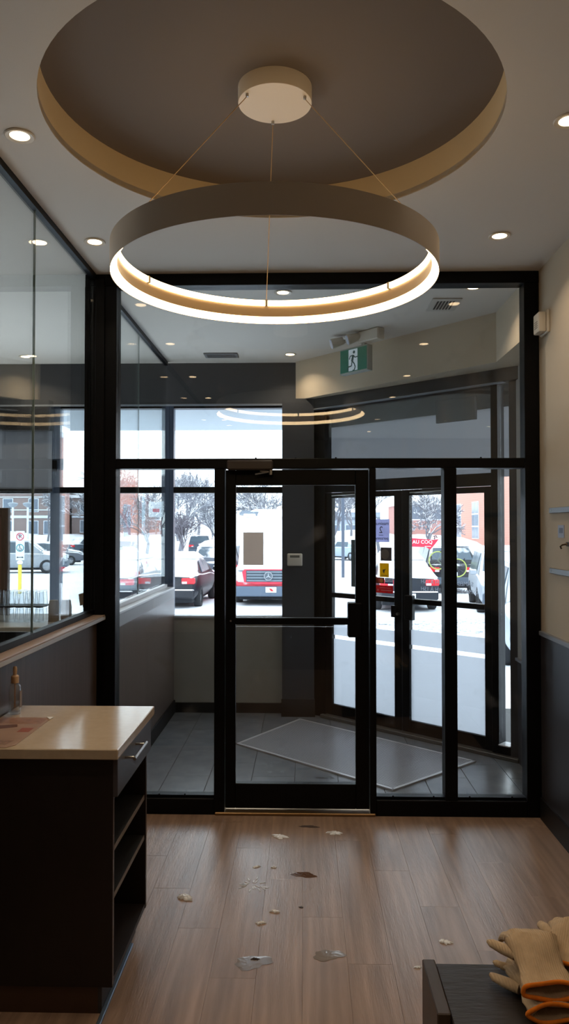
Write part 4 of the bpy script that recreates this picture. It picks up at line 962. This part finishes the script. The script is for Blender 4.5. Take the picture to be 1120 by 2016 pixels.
for i, px in enumerate((20, 50)):
    l2 = empty('globe_lamp', (P2(px,62), 62, GZ+1.2), label=('shallow bowl lamp on a white post before the brick building, '+('left one','right one')[i]), cat='lamp', group='bowl lamps by the brick building')
    MB().cyl((0,0,0),(0,0,3.0),.09,n=8).build('post', mat('white_post', (220,226,232), .5), l2)
    MB().lathe([(0,2.8),(.30,2.95),(.42,3.15),(.30,3.22),(0,3.26)], 16).build('bowl', mat('bowl_grey', (140,150,160), .5), l2, smooth=True)
ws = empty('white_post', (P2(306,46), 46, GZ), label='white square sign with a red mark among the left trees', cat='sign')
box('board', mat('board_white', (232,238,242), .5), (-.45,.45,0,.05,3.0,3.95), ws); box('mark', red_lens, (-.2,.2,-.02,0,3.3,3.5), ws); MB().cyl((0,.03,0),(0,.03,3.0),.05,n=8).build('post', steel, ws)

# ---- trees
bark = snowy('snowy_bark', (116,118,126), .9, thr=.30, noise=.15)
bark_r = snowy('snowy_red_bark', (160,96,96), .9, thr=.35, noise=.15)
def tree(name, x, y, z, h, label, seed, spread=.5, depth=7, m=None, cat='tree', group='bare snowy trees', lean=0., trunk=.02, nb=3):
    rnd = random.Random(seed); t = empty(name, (x, y, z), label=label, cat=cat, group=group)
    tb = MB(); bb = MB(); cnt = [0]
    def br(b, p, d, l, r, lev):
        if cnt[0] > 7000: return
        mid = p+d*l*.5+Vector((rnd.uniform(-1,1),rnd.uniform(-1,1),rnd.uniform(-.3,.6)))*l*.09
        q = p+d*l+Vector((rnd.uniform(-1,1),rnd.uniform(-1,1),rnd.uniform(-.2,.2)))*l*.07
        b.tube([p, mid, q], [r, r*.85, r*.68], n=3 if lev > 2 else 5, caps=False); cnt[0] += 1
        if lev >= depth: return
        for k in range(nb if lev < 1 else (3 if rnd.random() < .6 else 2)+(1 if lev in (1,2) else 0)):
            a = rnd.uniform(0, 2*PI); s_ = spread*rnd.uniform(.6, 1.3)
            ax = d.orthogonal().normalized(); ax.rotate(Matrix.Rotation(a, 3, d)); nd = (d+ax*s_+Vector((0,0,.12))).normalized()
            st = p+(q-p)*rnd.uniform(.55, 1.0) if k else q
            br(bb, st, nd, l*rnd.uniform(.64,.86), max(r*.66, .018), lev+1)
    br(tb, Vector((0,0,-.1)), Vector((lean,0,1)).normalized(), h*.26, h*trunk, 0)
    tb.build('trunk', m or bark, t, smooth=True); bb.build('branches', m or bark, t, kind='stuff'); return t
tree('bare_tree', P2(160,52)+0, 56, GZ+.2, 7.6, 'bare snowy tree seen in the dining window left of the corner post', 21, .60)
tree('bare_tree', P2(60,66), 70, GZ+1.2, 5.6, 'bare snowy tree before the brick building at far left', 22, .6)
tree('bare_tree', P2(352,60), 60, GZ+.1, 8.6, 'tall bare snowy tree just right of the vestibule mullion', 23, .55)
tree('bare_tree', P2(383,68), 70, GZ+1.0, 7.6, 'round crowned bare snowy tree above the far grey car', 24, .62)
tree('bare_tree', P2(425,60), 66, GZ+.5, 6, 'low leaning snowy tree right of the far grey car', 25, .6, lean=-.6)
tree('bare_tree', P2(300,70), 74, GZ+1.2, 6.6, 'bushy bare tree behind the white square sign', 26, .65)
tree('bare_tree', P2(243,66), 68, GZ+.6, 7.0, 'reddish bare tree in front of the brick house', 27, .55, m=bark_r)
tree('bare_tree', P2(528,62), 64, GZ+.3, 7.6, 'wide bare snowy tree towering over the red van', 28, .70)
tree('bare_tree', P2(662,60), 66, GZ+.3, 8.6, 'thin bare tree left of the dark steel pole', 29, .45, depth=5)
tree('bare_tree', P2(705,66), 76, GZ+1, 7.5, 'bushy bare tree right of the dark steel pole', 30, .65)
tree('bare_tree', P2(752,58), 60, GZ+.3, 7.4, 'bare tree above the handwritten sheet', 31, .6)
tree('bare_tree', P2(850,58), 60, GZ+.4, 6.2, 'bare wide tree in front of the low grey building', 32, .72, cat='tree')
tree('bare_tree', P2(118,60), 80, GZ+1.2, 6.5, 'bare tree beside the dining window mullion', 33, .6)
tree('bare_shrub', P2(358,54), 54, GZ, 4.0, 'dense rounded brown shrub left of the far grey car', 34, .5, depth=6, trunk=.012, nb=6, group=None, cat='shrub', m=snowy('shrub_bark', (104,100,108), .9, thr=.6, noise=.15))
tree('bare_shrub', P2(412,70), 72, GZ+.8, 4.0, 'round snowy shrub behind the leaning tree', 35, .6, depth=5, trunk=.012, nb=6, group=None, cat='shrub')

# ---- buildings
brick = mat('pale_brick', (150,124,118), .9, var=.06, vscale=.6)
def lines_brick(m, sc):   # coursing on a surface too far away to tell the bricks apart
    nt = m.node_tree; b = nt.nodes['Principled BSDF']; t = nt.nodes.new('ShaderNodeTexBrick'); t.inputs['Scale'].default_value = sc
    t.inputs['Color1'].default_value = b.inputs['Base Color'].default_value; t.inputs['Color2'].default_value = b.inputs['Base Color'].default_value
    t.inputs['Mortar'].default_value = tuple(min(1, v*1.35) for v in b.inputs['Base Color'].default_value[:3])+(1,); t.inputs['Mortar Size'].default_value = .012
    tc = nt.nodes.new('ShaderNodeTexCoord'); sx = nt.nodes.new('ShaderNodeSeparateXYZ'); cx = nt.nodes.new('ShaderNodeCombineXYZ'); ad = nt.nodes.new('ShaderNodeMath')
    nt.links.new(tc.outputs['Object'], sx.inputs[0]); nt.links.new(sx.outputs[0], ad.inputs[0]); nt.links.new(sx.outputs[1], ad.inputs[1]); nt.links.new(ad.outputs[0], cx.inputs[0]); nt.links.new(sx.outputs[2], cx.inputs[1]); nt.links.new(cx.outputs[0], t.inputs[0])
    nt.links.new(t.outputs[0], b.inputs['Base Color'])
obrick = mat('orange_brick', (198,144,128), .85); lines_brick(obrick, 1.2)
wframe = mat('white_window_frame', (210,222,236), .5); wglass = mat('far_window_glass', (92,106,124), .15, spec=.8)
def building(loc, rz, W, D, H, wall, label, wins, roofc=(238,242,248), bands=()):
    b = empty('building', loc, rz, label=label, cat='building')
    box('wall', wall, (0, W, 0, D, 0, H), b); box('roof', mat('roof%s' % (roofc[0],), roofc, .8), (-.3, W+.3, -.3, D+.3, H, H+.35), b)
    for x, z, ww, hh, nc, nr in wins:
        f = box('window', wframe, (x, x+ww, -.06, -.001, z, z+hh), b)
        for i in range(nc):
            for j in range(nr):
                pw = ww/nc; ph = hh/nr
                box('pane', wglass, (x+i*pw+.07, x+(i+1)*pw-.07, -.075, -.061, z+j*ph+.07, z+(j+1)*ph-.07), f)
    for x0, x1, z0, z1, m in bands: box('facade_band', m, (x0, x1, -.1, -.0015, z0, z1), b)
    return b
# orange brick building whose long side recedes at right: wall runs from near (y=52) to far (y=86)
building((16.6, 88, GZ), rad(-90), 40, 14, 9.5, obrick, 'orange brick building with tall white framed windows beyond the right outer door',
    [(4.0,1.3,3.2,3.6,2,3),(12.5,1.3,2.8,3.6,2,3),(20.2,1.3,2.6,3.6,2,3),(27.3,1.3,2.4,3.6,2,3),(34,1.3,2.4,3.6,2,3)])
grey_b = mat('dark_clad', (104,112,124), .8)
building((P2(790,100), 100, GZ+.5), rad(2), 8.6, 12, 4.9, mat('pink_brick', (176,130,122), .9), 'low grey and brick building behind the tree, seen through the right outer door', [], bands=((0,8.6,3.0,4.9,grey_b),(0,8.6,2.85,3.0,wframe)))
building((P2(640,125), 125, GZ+.5), rad(0), 9, 10, 4.4, mat('pale_clad', (150,160,172), .8), 'distant pale low shop building left of the door stile', [(.5,.8,2,1.6,2,1),(3.3,.8,2,1.6,2,1),(6.2,.8,2,1.6,2,1)], bands=((0,9,3.2,3.6,grey_b),))
building((P2(236,84), 84, GZ+.8), rad(0), 2.4, 10, 5.2, mat('salmon_brick', (160,128,120), .9), 'salmon brick house behind the reddish tree', [(-.02,1.6,1.4,3.0,2,2)])
building((P2(-40,86), 88, GZ+1.0), rad(0), 7.8, 12, 5.6, mat('brown_brick', (138,124,122), .9), 'brown brick apartment house with white balconies at far left', [(1.5,.6,1.2,1.6,1,1),(4.5,.6,1.2,1.6,1,1),(6.3,.6,1.2,1.6,1,1),(1.5,3.2,1.2,1.6,1,1),(4.5,3.2,1.2,1.6,1,1)], bands=((0,7.8,2.5,2.8,wframe),(0,7.8,3.4,3.5,wframe),(0,7.8,4.9,5.0,wframe)))
building((-28.2, 92, GZ+1.0), rad(0), 7, 12, 5.0, mat('brown_brick', (0,0,0)), 'brown brick apartment house between mullion and corner post', [(1.0,.8,1.2,1.5,1,1),(4,.8,1.2,1.5,1,1),(1.0,3.0,1.2,1.4,1,1),(4,3.0,1.2,1.4,1,1)], bands=((0,7,2.6,2.8,wframe),))
